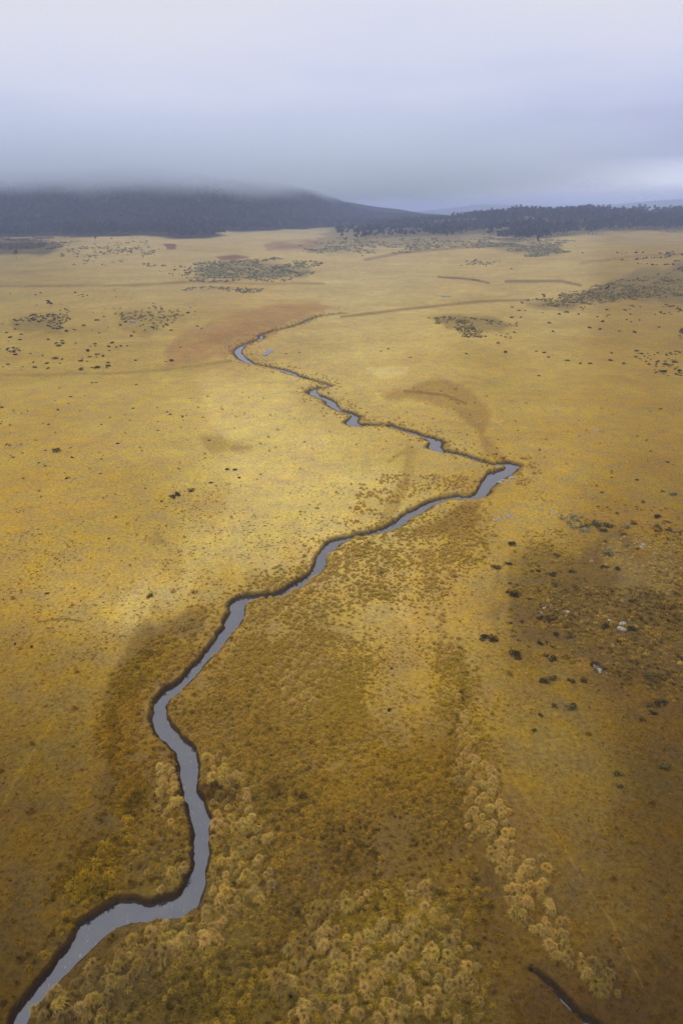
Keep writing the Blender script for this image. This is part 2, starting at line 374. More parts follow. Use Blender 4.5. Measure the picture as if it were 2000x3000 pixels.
# ------------------------------------------------------------------ object helpers
def tag(o, label=None, cat=None, group=None, kind=None):
    if label: o['label'] = label
    if cat: o['category'] = cat
    if group: o['group'] = group
    if kind: o['kind'] = kind
    return o
def mesh_np(name, V, F, mat=None, smooth=False):
    """V (n,3); F (m,4) or (m,3) numpy"""
    me = bpy.data.meshes.new(name)
    V = np.asarray(V, np.float32); F = np.asarray(F, np.int32)
    k = F.shape[1]
    me.vertices.add(len(V)); me.vertices.foreach_set('co', V.ravel())
    me.loops.add(F.size); me.loops.foreach_set('vertex_index', F.ravel())
    me.polygons.add(len(F)); me.polygons.foreach_set('loop_start', np.arange(0, F.size, k, dtype=np.int32))
    try: me.polygons.foreach_set('loop_total', np.full(len(F), k, np.int32))
    except Exception: pass
    me.update(calc_edges=True); me.validate(clean_customdata=False)
    if smooth: me.polygons.foreach_set('use_smooth', np.ones(len(me.polygons), bool))
    if mat: me.materials.append(mat)
    return me
def vcol(me, name, cols, domain='POINT'):
    a = me.color_attributes.new(name, 'FLOAT_COLOR', domain)
    c = np.ones((len(cols), 4), np.float32); c[:, :3] = cols
    a.data.foreach_set('color', c.ravel())
def link(name, me, parent=None):
    o = bpy.data.objects.new(name, me); C.objects.link(o)
    if parent is not None: o.parent = parent
    return o
def mat_new(name):
    m = bpy.data.materials.new(name); m.use_nodes = True
    t = m.node_tree; b = t.nodes['Principled BSDF']; b.inputs['Specular IOR Level'].default_value = .2
    return m, t, b

# ------------------------------------------------------------------ materials
def ground_material():
    m, t, b = mat_new('moor_ground')
    at_ = N(t, 'ShaderNodeAttribute', attribute_name='shaded_col')
    so = N(t, 'ShaderNodeAttribute', attribute_name='soil')
    geo = N(t, 'ShaderNodeTexCoord')
    P = geo.outputs['Object']
    def noise(scale, detail, rough=.6, dist=0):
        n = N(t, 'ShaderNodeTexNoise'); n.inputs['Scale'].default_value = scale; n.inputs['Detail'].default_value = detail
        n.inputs['Roughness'].default_value = rough; n.inputs['Distortion'].default_value = dist
        t.links.new(P, n.inputs['Vector']); return n.outputs['Fac']
    n1 = noise(1.7, 6, .72); n2 = noise(.22, 6, .68, .4); n3 = noise(.03, 5, .6, .3); n4 = noise(.009, 4, .6)
    def rng_(src, lo, hi, a=.25, b_=.75):
        r = N(t, 'ShaderNodeMapRange'); r.inputs['From Min'].default_value = a; r.inputs['From Max'].default_value = b_
        r.inputs['To Min'].default_value = lo; r.inputs['To Max'].default_value = hi; t.links.new(src, r.inputs['Value']); return r.outputs[0]
    f = math_n(t, 'MULTIPLY', rng_(n1, .58, 1.42), rng_(n2, .78, 1.22))
    f = math_n(t, 'MULTIPLY', f, rng_(n3, .84, 1.16))
    f = math_n(t, 'MULTIPLY', f, rng_(n4, .92, 1.08))
    mul = N(t, 'ShaderNodeVectorMath', operation='SCALE'); t.links.new(at_.outputs['Color'], mul.inputs[0]); t.links.new(f, mul.inputs['Scale'])
    # greener / redder swards
    hs = N(t, 'ShaderNodeHueSaturation'); t.links.new(mul.outputs[0], hs.inputs['Color'])
    n5 = noise(.06, 6, .7, .5); t.links.new(rng_(n5, .492, .512), hs.inputs['Hue']); t.links.new(rng_(n2, .82, 1.04), hs.inputs['Saturation'])
    # small dark gaps between the tufts, painted into the colour
    vo = N(t, 'ShaderNodeTexNoise'); vo.inputs['Scale'].default_value = 3.6; vo.inputs['Detail'].default_value = 3; t.links.new(P, vo.inputs['Vector'])
    gap = rng_(vo.outputs['Fac'], 1.0, 0.0, .30, .46)
    mg = N(t, 'ShaderNodeMixRGB', blend_type='MULTIPLY'); mg.inputs['Color2'].default_value = (.55, .5, .42, 1)
    t.links.new(math_n(t, 'MULTIPLY', gap, .8, clamp=True), mg.inputs[0]); t.links.new(hs.outputs[0], mg.inputs['Color1'])
    ms = N(t, 'ShaderNodeMixRGB'); ms.inputs['Color2'].default_value = (.045, .028, .013, 1)
    t.links.new(so.outputs['Fac'], ms.inputs[0]); t.links.new(mg.outputs[0], ms.inputs['Color1'])
    t.links.new(ms.outputs[0], b.inputs['Base Color'])
    b.inputs['Roughness'].default_value = .95; b.inputs['Specular IOR Level'].default_value = 0
    bp = N(t, 'ShaderNodeBump'); bp.inputs['Strength'].default_value = .9; bp.inputs['Distance'].default_value = .35
    bh = math_n(t, 'ADD', n1, math_n(t, 'MULTIPLY', n2, 2.0))
    t.links.new(bh, bp.inputs['Height']); t.links.new(bp.outputs[0], b.inputs['Normal'])
    return m
def water_material():
    m, t, b = mat_new('stream_water')
    tcn = N(t, 'ShaderNodeTexCoord'); n = N(t, 'ShaderNodeTexNoise'); n.inputs['Scale'].default_value = .7; n.inputs['Detail'].default_value = 4
    t.links.new(tcn.outputs['Object'], n.inputs['Vector'])
    r = N(t, 'ShaderNodeValToRGB'); r.color_ramp.elements[0].position = .35; r.color_ramp.elements[0].color = (.022,.022,.030,1)
    r.color_ramp.elements[1].position = .7; r.color_ramp.elements[1].color = (.040,.037,.040,1); t.links.new(n.outputs['Fac'], r.inputs[0])
    # weed drifting under the surface
    mp_ = N(t, 'ShaderNodeMapping'); mp_.inputs['Scale'].default_value = (1.4, .6, 1); mp_.inputs['Rotation'].default_value = (0,0,.4); t.links.new(tcn.outputs['Object'], mp_.inputs[0])
    w2 = N(t, 'ShaderNodeTexNoise'); w2.inputs['Scale'].default_value = 3; w2.inputs['Detail'].default_value = 3; t.links.new(mp_.outputs[0], w2.inputs['Vector'])
    mr = N(t, 'ShaderNodeMapRange'); mr.inputs['From Min'].default_value = .64; mr.inputs['From Max'].default_value = .72; t.links.new(w2.outputs['Fac'], mr.inputs['Value'])
    mr.inputs['To Max'].default_value = .55
    mm = N(t, 'ShaderNodeMixRGB'); mm.inputs['Color2'].default_value = (.22,.17,.09,1); t.links.new(mr.outputs[0], mm.inputs[0]); t.links.new(r.outputs[0], mm.inputs['Color1'])
    t.links.new(mm.outputs[0], b.inputs['Base Color'])
    b.inputs['Roughness'].default_value = .06; b.inputs['IOR'].default_value = 2.2; b.inputs['Specular IOR Level'].default_value = .5
    n3 = N(t, 'ShaderNodeTexNoise'); n3.inputs['Scale'].default_value = 2.2; n3.inputs['Detail'].default_value = 2; t.links.new(tcn.outputs['Object'], n3.inputs['Vector'])
    bp = N(t, 'ShaderNodeBump'); bp.inputs['Strength'].default_value = .3; bp.inputs['Distance'].default_value = .05
    t.links.new(n3.outputs['Fac'], bp.inputs['Height']); t.links.new(bp.outputs[0], b.inputs['Normal'])
    return m
def plant_material(name, mult=1.0, transl=.25, rough=.8):
    """colour = the plant's own tint ('col', carried by each copy) times the blade or leaf shade ('shade')"""
    m, t, b = mat_new(name)
    a = N(t, 'ShaderNodeAttribute', attribute_name='col'); a.attribute_type = 'INSTANCER'
    s = N(t, 'ShaderNodeAttribute', attribute_name='shade')
    mu = N(t, 'ShaderNodeMixRGB', blend_type='MULTIPLY'); mu.inputs[0].default_value = 1
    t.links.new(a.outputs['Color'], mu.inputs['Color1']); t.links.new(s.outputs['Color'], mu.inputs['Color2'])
    t.links.new(mu.outputs[0], b.inputs['Base Color']); b.inputs['Roughness'].default_value = rough
    b.inputs['Specular IOR Level'].default_value = 0
    if transl:
        tr = N(t, 'ShaderNodeBsdfTranslucent'); t.links.new(mu.outputs[0], tr.inputs['Color'])
        mx_ = N(t, 'ShaderNodeMixShader'); mx_.inputs[0].default_value = transl
        o = t.nodes['Material Output']; t.links.new(b.outputs[0], mx_.inputs[1]); t.links.new(tr.outputs[0], mx_.inputs[2]); t.links.new(mx_.outputs[0], o.inputs['Surface'])
    return m
def rock_material():
    m, t, b = mat_new('lichen_rock')
    tcn = N(t, 'ShaderNodeTexCoord'); n = N(t, 'ShaderNodeTexNoise'); n.inputs['Scale'].default_value = 4; n.inputs['Detail'].default_value = 6; n.inputs['Roughness'].default_value = .7
    t.links.new(tcn.outputs['Object'], n.inputs['Vector'])
    r = N(t, 'ShaderNodeValToRGB'); e = r.color_ramp.elements; e[0].position = .35; e[0].color = (.14,.13,.115,1); e[1].position = .62; e[1].color = (.36,.34,.30,1)
    t.links.new(n.outputs['Fac'], r.inputs[0]); t.links.new(r.outputs[0], b.inputs['Base Color']); b.inputs['Roughness'].default_value = .9
    bp = N(t, 'ShaderNodeBump'); bp.inputs['Strength'].default_value = .6; bp.inputs['Distance'].default_value = .1; t.links.new(n.outputs['Fac'], bp.inputs['Height']); t.links.new(bp.outputs[0], b.inputs['Normal'])
    return m
def bark_material():
    m, t, b = mat_new('pale_bark')
    tcn = N(t, 'ShaderNodeTexCoord'); n = N(t, 'ShaderNodeTexNoise'); n.inputs['Scale'].default_value = 1.5; n.inputs['Detail'].default_value = 5
    t.links.new(tcn.outputs['Object'], n.inputs['Vector'])
    r = N(t, 'ShaderNodeValToRGB'); e = r.color_ramp.elements; e[0].color = (.10,.08,.06,1); e[1].color = (.34,.31,.26,1)
    t.links.new(n.outputs['Fac'], r.inputs[0]); t.links.new(r.outputs[0], b.inputs['Base Color']); b.inputs['Roughness'].default_value = .9
    return m
M_ground, M_water = ground_material(), water_material()
M_grass, M_leaf, M_rock, M_bark = plant_material('dry_grass_blades', transl=.3), plant_material('scrub_leaves', transl=.12), rock_material(), bark_material()

# ------------------------------------------------------------------ ground sheet: a fan of cells, finest near the stream side that is looked at
def radii():
    r = [2.0, 8.0, 14.0]
    x = 19.0
    while x < 8000:
        r.append(x); x += min(max(.085, (x*x+2500)/50/760), 9 if x < 2300 else 160)
    r.append(8300.0)
    return np.array(r)
RR = radii()
TH = np.concatenate([np.linspace(-180, -60, 13)[:-1], np.linspace(-60, -44, 12)[:-1], np.linspace(-44, 44, 1000), np.linspace(44, 60, 12)[1:], np.linspace(60, 180, 13)[1:]])*math.pi/180
gx = (RR[:, None]*np.sin(TH)[None, :]); gy = (RR[:, None]*np.cos(TH)[None, :])
gz, gd, gny, gsoil = height(gx, gy, True)
# hummocky sward
hum = (fbm(gx, gy, 1.6, 31, 3)-.5)*.32*sstep(.6, 3.0, gd)*(1-sstep(150, 300, RR))[:, None]
gz = gz+hum
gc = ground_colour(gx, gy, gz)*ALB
nr, nc = gx.shape
idx = np.arange(nr*nc).reshape(nr, nc)
Fq = np.stack([idx[:-1, :-1], idx[:-1, 1:], idx[1:, 1:], idx[1:, :-1]], -1).reshape(-1, 4)[:, ::-1]
me = mesh_np('moorland_ground', np.stack([gx, gy, gz], -1).reshape(-1, 3), Fq, M_ground, True)
vcol(me, 'shaded_col', gc.reshape(-1, 3))
sa = me.attributes.new('soil', 'FLOAT', 'POINT'); sa.data.foreach_set('value', np.clip(gsoil*1.5*(.15+1.5*fbm(gx, gy, 3.0, 93, 3)), 0, .9).astype(np.float32).ravel())
g = link('ground', me); tag(g, 'golden grass plain with reddish marsh hollows and worn tracks', 'ground', kind='structure')

# ------------------------------------------------------------------ water
def water_sheet(name, x0, x1, y0, y1, cell, label):
    xs = np.arange(x0, x1, cell); ys = np.arange(y0, y1, cell)
    X, Y = np.meshgrid(xs, ys); d, _ = channel(X, Y); d = d.reshape(X.shape)
    k = d < 1.1
    k = k[:-1, :-1] | k[1:, :-1] | k[:-1, 1:] | k[1:, 1:]
    ii = np.arange(X.size).reshape(X.shape)
    F = np.stack([ii[:-1, :-1], ii[:-1, 1:], ii[1:, 1:], ii[1:, :-1]], -1)[k]
    V = np.stack([X, Y, np.full(X.shape, WZ-.02)], -1).reshape(-1, 3)
    used, inv = np.unique(F, return_inverse=True)
    o = link(name, mesh_np(name, V[used], inv.reshape(-1, 4), M_water, True)); tag(o, label, 'stream', kind='structure')
water_sheet('stream_water', -45, 40, 18, 420, .5, 'narrow winding stream reflecting the pale grey sky')

# ------------------------------------------------------------------ grass plants
def tussock_mesh(name, nb, rad, hgt, bw, seed, droop=.5):
    r = np.random.default_rng(seed); V = []; F = []; S = []
    nsub = int(r.integers(1, 4)); subs = [(r.normal(0, .24, 2)*rad, r.uniform(.55, 1.0)) for _ in range(nsub)]; a0 = r.uniform(0, 6.28)
    for i in range(nb):
        sc0, ss0 = subs[i % nsub]
        a = r.uniform(0, 2*math.pi); lean = r.beta(1.2, 1.2); L = rad*(.25+.8*lean)*r.uniform(.55, 1.2)*ss0*(1+.3*math.cos(a-a0)); H = hgt*r.uniform(.6, 1.1)*(1-.5*lean)*ss0
        d = np.array([math.cos(a), math.sin(a)]); n = np.array([-d[1], d[0]]); b0 = sc0+d*r.uniform(0, .2)*rad
        tw = r.uniform(-.3, .3); tone = r.uniform(.78, 1.16)
        base = len(V)
        for j, (u, zz, ww, sh) in enumerate(((0, 0, 1.0, .40), (.35, .72, .95, .72), (.75, 1.0, .7, 1.12), (1.0, 1.0-droop*lean, .15, 1.4))):  # shading painted along the blade: dark root, bright tip
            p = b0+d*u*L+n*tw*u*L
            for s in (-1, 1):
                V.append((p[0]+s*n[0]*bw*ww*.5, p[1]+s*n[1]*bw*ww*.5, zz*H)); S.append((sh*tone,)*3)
        for j in range(3):
            q = base+2*j; F.append((q, q+1, q+3, q+2))
    me = mesh_np(name, V, F, M_grass, True); vcol(me, 'shade', np.array(S)); return me
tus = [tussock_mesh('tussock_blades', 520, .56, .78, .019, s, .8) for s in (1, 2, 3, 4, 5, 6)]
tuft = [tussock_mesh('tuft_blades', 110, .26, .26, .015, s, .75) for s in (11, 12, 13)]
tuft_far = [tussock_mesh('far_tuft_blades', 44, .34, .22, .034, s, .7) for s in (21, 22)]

def scatter(name, meshes, pos, rot, scl, cols, label, cat, idx=None):
    n = len(pos)
    me = bpy.data.meshes.new(name+'_points'); me.vertices.add(n); me.vertices.foreach_set('co', np.asarray(pos, np.float32).ravel())
    def fa(nm, v, typ='FLOAT', key='value'):
        a = me.attributes.new(nm, typ, 'POINT'); a.data.foreach_set(key, np.ascontiguousarray(v).ravel())
    fa('rot', np.asarray(rot, np.float32)); fa('scl', np.asarray(scl, np.float32))
    fa('idx', (np.arange(n) % len(meshes) if idx is None else idx).astype(np.int32), 'INT')
    c4 = np.ones((n, 4), np.float32); c4[:, :3] = cols; fa('col', c4, 'FLOAT_COLOR', 'color')
    o = link(name, me); tag(o, label, cat, kind='stuff')
    ng = bpy.data.node_groups.new(name+'_scatter', 'GeometryNodeTree')
    ng.interface.new_socket('Geometry', in_out='INPUT', socket_type='NodeSocketGeometry'); ng.interface.new_socket('Geometry', in_out='OUTPUT', socket_type='NodeSocketGeometry')
    gi = ng.nodes.new('NodeGroupInput'); go = ng.nodes.new('NodeGroupOutput'); ip = ng.nodes.new('GeometryNodeInstanceOnPoints'); jn = ng.nodes.new('GeometryNodeJoinGeometry')
    for ob in reversed(meshes):
        oi = ng.nodes.new('GeometryNodeObjectInfo'); oi.transform_space = 'ORIGINAL'; oi.inputs['Object'].default_value = ob; oi.inputs['As Instance'].default_value = False
        g2 = ng.nodes.new('GeometryNodeGeometryToInstance'); ng.links.new(oi.outputs['Geometry'], g2.inputs[0]); ng.links.new(g2.outputs[0], jn.inputs[0])
    ng.links.new(gi.outputs[0], ip.inputs['Points']); ng.links.new(jn.outputs[0], ip.inputs['Instance']); ip.inputs['Pick Instance'].default_value = True
    def na(nm, dt):
        a = ng.nodes.new('GeometryNodeInputNamedAttribute'); a.data_type = dt; a.inputs['Name'].default_value = nm; return a.outputs['Attribute']
    cx = ng.nodes.new('ShaderNodeCombineXYZ'); ng.links.new(na('rot', 'FLOAT'), cx.inputs['Z']); ng.links.new(cx.outputs[0], ip.inputs['Rotation'])
    ng.links.new(na('scl', 'FLOAT'), ip.inputs['Scale']); ng.links.new(na('idx', 'INT'), ip.inputs['Instance Index']); ng.links.new(ip.outputs[0], go.inputs[0])
    md = o.modifiers.new('scatter', 'NODES'); md.node_group = ng
    return o

def in_poly(px, py, pg):
    ins = np.zeros(px.shape, bool); pg = np.array(pg, float)
    for i in range(len(pg)):
        a, b = pg[i], pg[(i+1) % len(pg)]
        c = ((a[1] > py) != (b[1] > py)); xi = (b[0]-a[0])*(py-a[1])/(b[1]-a[1]+1e-9)+a[0]; ins ^= c & (px < xi)
    return ins
def cand(rmin, rmax, spacing, half=42):
    """jittered grid of places in the fan that is looked at"""
    W = rmax*math.sin(R(half)); xs = np.arange(-W, W, spacing); ys = np.arange(rmin*.7, rmax, spacing)
    X, Y = np.meshgrid(xs, ys); X = X.ravel()+rng.uniform(-.5, .5, X.size)*spacing; Y = Y.ravel()+rng.uniform(-.5, .5, Y.size)*spacing
    r = np.hypot(X, Y); k = (r >= rmin) & (r < rmax) & (np.abs(X) < Y*math.tan(R(half))+2)
    px, py, _ = project(X, Y, 0); k &= (px > -160) & (px < 2160) & (py < 3150)
    return X[k], Y[k]

# zones of tall tussocks: polygon in the photo, spacing m, size, label
ZONES = [
 ('right bank of the lower stream', [(575,2170),(640,2200),(700,2290),(790,2440),(800,2600),(740,2700),(600,2670),(605,2500),(622,2350),(600,2290)], 1.0, 1.0, .92),
 ('bank below the lowest bend', [(90,3000),(330,2790),(420,2740),(620,2660),(660,2720),(560,2830),(430,2850),(330,2950),(320,3000)], .95, 1.05, .9),
 ('left bank inside the lowest loop', [(455,2240),(525,2240),(540,2380),(548,2560),(500,2640),(425,2620),(470,2510),(490,2400),(460,2330)], 1.05, .95, .66),
 ('dense clump at the bottom centre', [(920,2640),(1230,2560),(1270,2640),(1360,2720),(1410,2860),(1390,3010),(680,3010),(780,2900),(830,2780)], 1.0, 1.08, .82),
 ('long row crossing the right foreground', [(1325,2020),(1385,2150),(1425,2270),(1500,2400),(1515,2480),(1600,2540),(1600,2620),(1700,2760),(1780,2840),(1820,2950),(1750,2900),(1660,2840),(1550,2720),(1470,2600),(1390,2440),(1345,2300),(1335,2150)], .9, .98, 1.05),
 ('loose patch in the middle of the moor', [(770,1900),(950,1850),(1000,1960),(960,2080),(830,2070),(770,1970)], 1.35, .95, .6),
 ('strip beside the middle stream', [(720,1760),(800,1680),(930,1640),(1010,1560),(1060,1600),(980,1680),(900,1760),(760,1830),(690,1900),(700,1830)], 1.15, .85, .6),
 ('pale strip right of the stream', [(1080,1600),(1240,1615),(1400,1500),(1395,1590),(1310,1740),(1255,1740),(1270,1680),(1120,1660)], 1.05, .75, .85),
 ('far bank above the bend', [(1050,1440),(1200,1380),(1330,1380),(1400,1420),(1380,1460),(1250,1440),(1150,1490),(1010,1540)], 1.2, .75, .7),
 ('rim of the pool', [(1530,1340),(1580,1370),(1570,1410),(1500,1420),(1530,1390),(1520,1350)], 1.1, .8, .8),
 ('far bank below the dark hollow', [(640,1790),(680,1730),(860,1700),(950,1640),(930,1680),(840,1740),(760,1760)], 1.2, .7, .35),
 ('row at the right of the moor', [(1290,1780),(1340,1880),(1350,2010),(1310,2010),(1270,1900)], 1.0, .8, .8),
]
tp = []; 
for zi, (zn, pg, spc, size, dens) in enumerate(ZONES):
    spc *= .84; size *= .86
    pg = np.array(pg, float)
    c = np.array([flat(a, b) for a, b in pg]); lo = c.min(0); hi = c.max(0)
    xs = np.arange(lo[0], hi[0], spc); ys = np.arange(lo[1], hi[1], spc*.95); X, Y = np.meshgrid(xs, ys)
    X = (X+(np.arange(len(ys)) % 2)[:, None]*spc*.5).ravel(); Y = Y.ravel()
    X = X+rng.normal(0, .24, X.size)*spc; Y = Y+rng.normal(0, .24, Y.size)*spc
    px, py, _ = project(X, Y, 0)
    wx = px+45*(fbm(X, Y, 5, 5)-.5)*2; wy = py+45*(fbm(X, Y, 5, 6)-.5)*2
    k = in_poly(wx, wy, pg) & (fbm(X, Y, 3.0, 41, 3) < .28+dens*.50)
    for x, y in zip(X[k], Y[k]): tp.append((x, y, zi, size*min(1.3, math.exp(rng.normal(-.04, .24)))))
# fringe on both banks of the upper stream
bx, by = [], []
for i in range(0, len(upl2)-1):
    a, b = upl2[i], upl2[i+1]; n = max(1, int(np.hypot(*(b-a))/.8))
    for j in range(n):
        for _ in range(3):
            t = rng.uniform(); s = rng.choice([-1, 1]); dd = (b-a)/(np.hypot(*(b-a))+1e-9)
            off = s*(up_w2[i]+(1.1 if s*dd[0] < 0 else .6)+abs(rng.normal(0, 2.4))); p = a+(b-a)*t+np.array([-dd[1], dd[0]])*off; tp.append((p[0], p[1], 20, rng.uniform(.4, .7)))
for i in range(len(poly)):
    a, b = poly[i], poly[(i+1) % len(poly)]; n = int(np.hypot(*(b-a))/.7+rng.uniform())
    for j in range(n):
        t = rng.uniform(); dd = (b-a)/(np.hypot(*(b-a))+1e-9); s = rng.choice([-1, 1])
        p = a+(b-a)*t+np.array([-dd[1], dd[0]])*s*(.75+abs(rng.normal(0, .6)))
        if p[1] < 28: continue
        tp.append((p[0], p[1], 20, rng.uniform(.45, .8) if p[1] < 75 else rng.uniform(.3, .5)))
# single tussocks scattered over the sward
X, Y = cand(25, 210, 5.0); k = rng.uniform(size=X.size) < .25
for x, y in zip(X[k], Y[k]): tp.append((x, y, 21, rng.uniform(.5, .8)))
X, Y = cand(70, 170, 1.0)
px, py, _ = project(X, Y, 0); k = (in_poly(px, py, [(1580,1590),(2010,1560),(2010,1960),(1800,1900),(1600,1800)]) & (fbm(X, Y, 8, 66, 4) > .56)) | (in_poly(px, py, [(1870,1590),(2010,1570),(2010,1700),(1900,1680)]) & (fbm(X, Y, 5, 67, 3) > .42))
k &= rng.uniform(size=X.size) < .6
for x, y in zip(X[k], Y[k]): tp.append((x, y, 18, rng.uniform(.35, .7)))
tp = np.array(tp)
td, _ = channel(tp[:, 0], tp[:, 1]); tp = tp[td > .55]
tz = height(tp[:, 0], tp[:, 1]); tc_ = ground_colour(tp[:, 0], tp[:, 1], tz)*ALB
lum = tc_.mean(1, keepdims=True)
zt = (tp[:, 2:3] < 19)
straw = np.array(lin((184,160,90)))
tref = np.clip(tc_[:, :1]/.24, .42, 1.15)
tmix = .35*tc_+.65*straw*tref
tcol = cap(np.where(zt, tmix*np.array([2.0, 1.94, 1.75]), tc_*1.6+.004)*np.exp(rng.normal(0, .2, (len(tp), 1))), .62)*np.stack([np.ones(len(tp)), rng.uniform(.93, 1.04, len(tp)), rng.uniform(.75, 1.2, len(tp))], -1)
_unused = np.clip(tc_*np.where(zt, 1.75, 1.55)+np.array([.06, .052, .030])*np.where(zt, 1.0, .35), 0, .6)*np.exp(rng.normal(0, .13, (len(tp), 1)))
px, py, dep = project(tp[:, 0], tp[:, 1], tz)
inframe = (px > 5) & (px < 1995) & (py < 2990)
big = tp[:, 3]/dep*(inframe & (tp[:, 2] < 12))
order = np.argsort(-big)[:300]
ZL = {0: ('straw coloured tussock with arching blades on the right bank of the lower stream', 'tussocks on the right bank of the lower stream'),
      1: ('straw coloured tussock with arching blades on the bank below the lowest bend', 'tussocks below the lowest bend of the stream'),
      2: ('straw coloured tussock on the left bank inside the lowest loop of the stream', 'tussocks inside the lowest loop of the stream'),
      3: ('straw coloured tussock with arching blades in the dense clump at the bottom centre', 'tussocks in the clump at the bottom centre'),
      4: ('straw coloured tussock in the long row crossing the right foreground', 'tussocks in the row crossing the right foreground')}
ordset = set(order.tolist()); tus_src = []
for n_, i in enumerate(order):
    o = link('grass_tussock', tus[n_ % 6]); x, y, zi, s = tp[i]
    o.location = (x, y, tz[i]-.04); o.rotation_euler = (rng.normal(0, .13), rng.normal(0, .13), rng.uniform(0, 6.28)); o.scale = (s*rng.uniform(.8, 1.25), s, s*rng.uniform(.75, 1.15))
    o['col'] = [float(v) for v in tcol[i]]+[1.0]
    lb, gr = ZL.get(int(zi), ('straw coloured tussock standing on the open moor', 'tussocks on the open moor')); tag(o, lb, 'grass tussock', gr)
    if n_ < 6: tus_src.append(o)
rest = np.array([i for i in range(len(tp)) if i not in ordset])
pos = np.stack([tp[rest, 0], tp[rest, 1], tz[rest]-.04], -1)
scatter('tussock_grass', tus_src, pos, rng.uniform(0, 6.28, len(rest)), tp[rest, 3], tcol[rest], 'pale tussock grass massed along the stream banks and over the moor', 'tussock grass')
print('tussocks', len(tp))

# short tufts: the sward itself
def src(name, mats, where, label, cat, col):
    """one visible plant of each kind stands on the moor and is the pattern for the mass"""
    o = link(name, mats); x, y = where; o.location = (x, y, float(height(np.array([x]), np.array([y]))[0])-.02)
    o['col'] = list(col)+[1.0]; tag(o, label, cat); return o
DARKTUFT = [(480,1830),(500,1900),(430,2100),(400,2300),(330,2500),(260,2640),(150,2620),(200,2520),(300,2350),(330,2150),(340,2020),(430,1930)]
TUF = 1.75
ROUGH = [[(660,1800),(560,1920),(450,2040),(430,1980),(500,1840),(620,1780)],
 [(560,2080),(640,1990),(760,1800),(1000,1750),(1130,1950),(1060,2080),(1250,2200),(1330,2300),(1400,2500),(1500,2800),(1560,3010),(300,3010),(640,2700)],
 [(380,2330),(500,2300),(560,2500),(520,2640),(330,2660),(180,2650)], [(1560,1560),(2010,1560),(2010,2050),(1800,1960),(1620,1880),(1490,1760)],
 [(1280,1900),(1350,1900),(1500,2300),(1420,2400),(1300,2200)], [(700,1700),(1060,1560),(1400,1480),(1380,1600),(1300,1760),(1000,1760),(760,1850),(640,1850)], [(540,2020),(480,2100),(560,2300),(640,2200)]]
BANKTUFT = [(70,2990),(160,2880),(245,2720),(205,2690),(110,2840),(10,2990)]
def sward(name, sources, rmin, rmax, spacing, smin, smax, label, smooth=.16):
    X, Y = cand(rmin, rmax, spacing)
    X = X+rng.normal(0, spacing*.7, X.size); Y = Y+rng.normal(0, spacing*.7, Y.size)
    d, _ = channel(X, Y); px, py, dp = project(X, Y, 0)
    wx = px+80*(fbm(X, Y, 12, 15)-.5)*2+rng.normal(0, 22, X.size); wy = py+80*(fbm(X, Y, 12, 16)-.5)*2+rng.normal(0, 26, X.size)
    rough = np.zeros(X.size, bool)
    for pg in ROUGH: rough |= in_poly(wx, wy, pg)
    rough &= ~((wx > 1430) & (fbm(X, Y, 14, 81, 4) < .47)); rough |= in_poly(wx, wy, BANKTUFT)
    dk = in_poly(wx, wy, DARKTUFT)
    dens = fbm(X, Y, max(5, rmax*.05), 51, 4)
    pr = np.where(rough | dk, np.clip(-.35+2.2*fbm(X, Y, 4, 57, 3), .15, .95), smooth*np.clip((dens-.36)*5, .12, 2.0))
    k = (d > .35) & (rng.uniform(size=X.size) < pr)
    X, Y, rough, dk = X[k], Y[k], rough[k], dk[k]
    z = height(X, Y)+(fbm(X, Y, 1.6, 31, 3)-.5)*.32*(1-sstep(150, 300, np.hypot(X, Y)))-.03
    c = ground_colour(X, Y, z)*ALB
    rr = rng.normal(0, 1, (len(X), 1)); rg = rough[:, None]
    c = c*np.exp(np.where(rg, .38, .16)*rr)*np.where(rng.uniform(size=(len(X), 1)) < .04, .6, 1.0)*TUF*np.where(rg, np.array([[1.36, 1.48, 1.5]])*(.55+.9*fbm(X, Y, 6, 58, 4))[:, None], 1.32)
    s = rng.uniform(smin, smax, len(X))*np.where(rough, rng.uniform(.7, 1.3, len(X))*(.45+1.15*fbm(X, Y, 5, 59, 3)), .72)*np.where(dk, 1.9, 1.0)
    c = np.where(dk[:, None], c*np.array([.82, .84, .6]), c)
    scatter(name, sources, np.stack([X, Y, z], -1), rng.uniform(0, 6.28, len(X)), s, cap(c), label, 'grass')
    print(name, len(X))
def gsrc(ms, lab):
    out_ = []
    for i, m_ in enumerate(ms):
        o = link('grass_tuft_pattern', m_); out_.append(o)
    return out_
S1, S2 = gsrc(tuft, 'near'), gsrc(tuft_far, 'far')
for i, o in enumerate(S1+S2):
    x, y = flat([700, 930, 1130, 1000, 1300][i], [2450, 2350, 2300, 1700, 1950][i]); z = float(height(np.array([x]), np.array([y]))[0])
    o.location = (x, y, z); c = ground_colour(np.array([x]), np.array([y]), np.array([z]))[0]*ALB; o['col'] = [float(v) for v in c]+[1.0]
    o.name = 'grass_tuft'; tag(o, 'short dry grass tuft among the moor grass', 'grass tuft', 'short tufts in the moor grass')
sward('short_grass', S1, 26, 75, .27, .75, 1.35, 'short golden brown grass covering the near moor')
sward('short_grass', S1, 75, 130, .46, .9, 1.5, 'short golden grass covering the middle moor')
sward('short_grass', S2, 130, 240, .68, .55, 1.15, 'short pale golden grass covering the farther moor')
sward('short_grass', S2, 240, 420, 1.25, .9, 1.7, 'short pale golden grass covering the far plain', .13)
sward('short_grass', S2, 420, 800, 3.2, 1.4, 3.0, 'rough grass in clumps over the distant plain', .10)

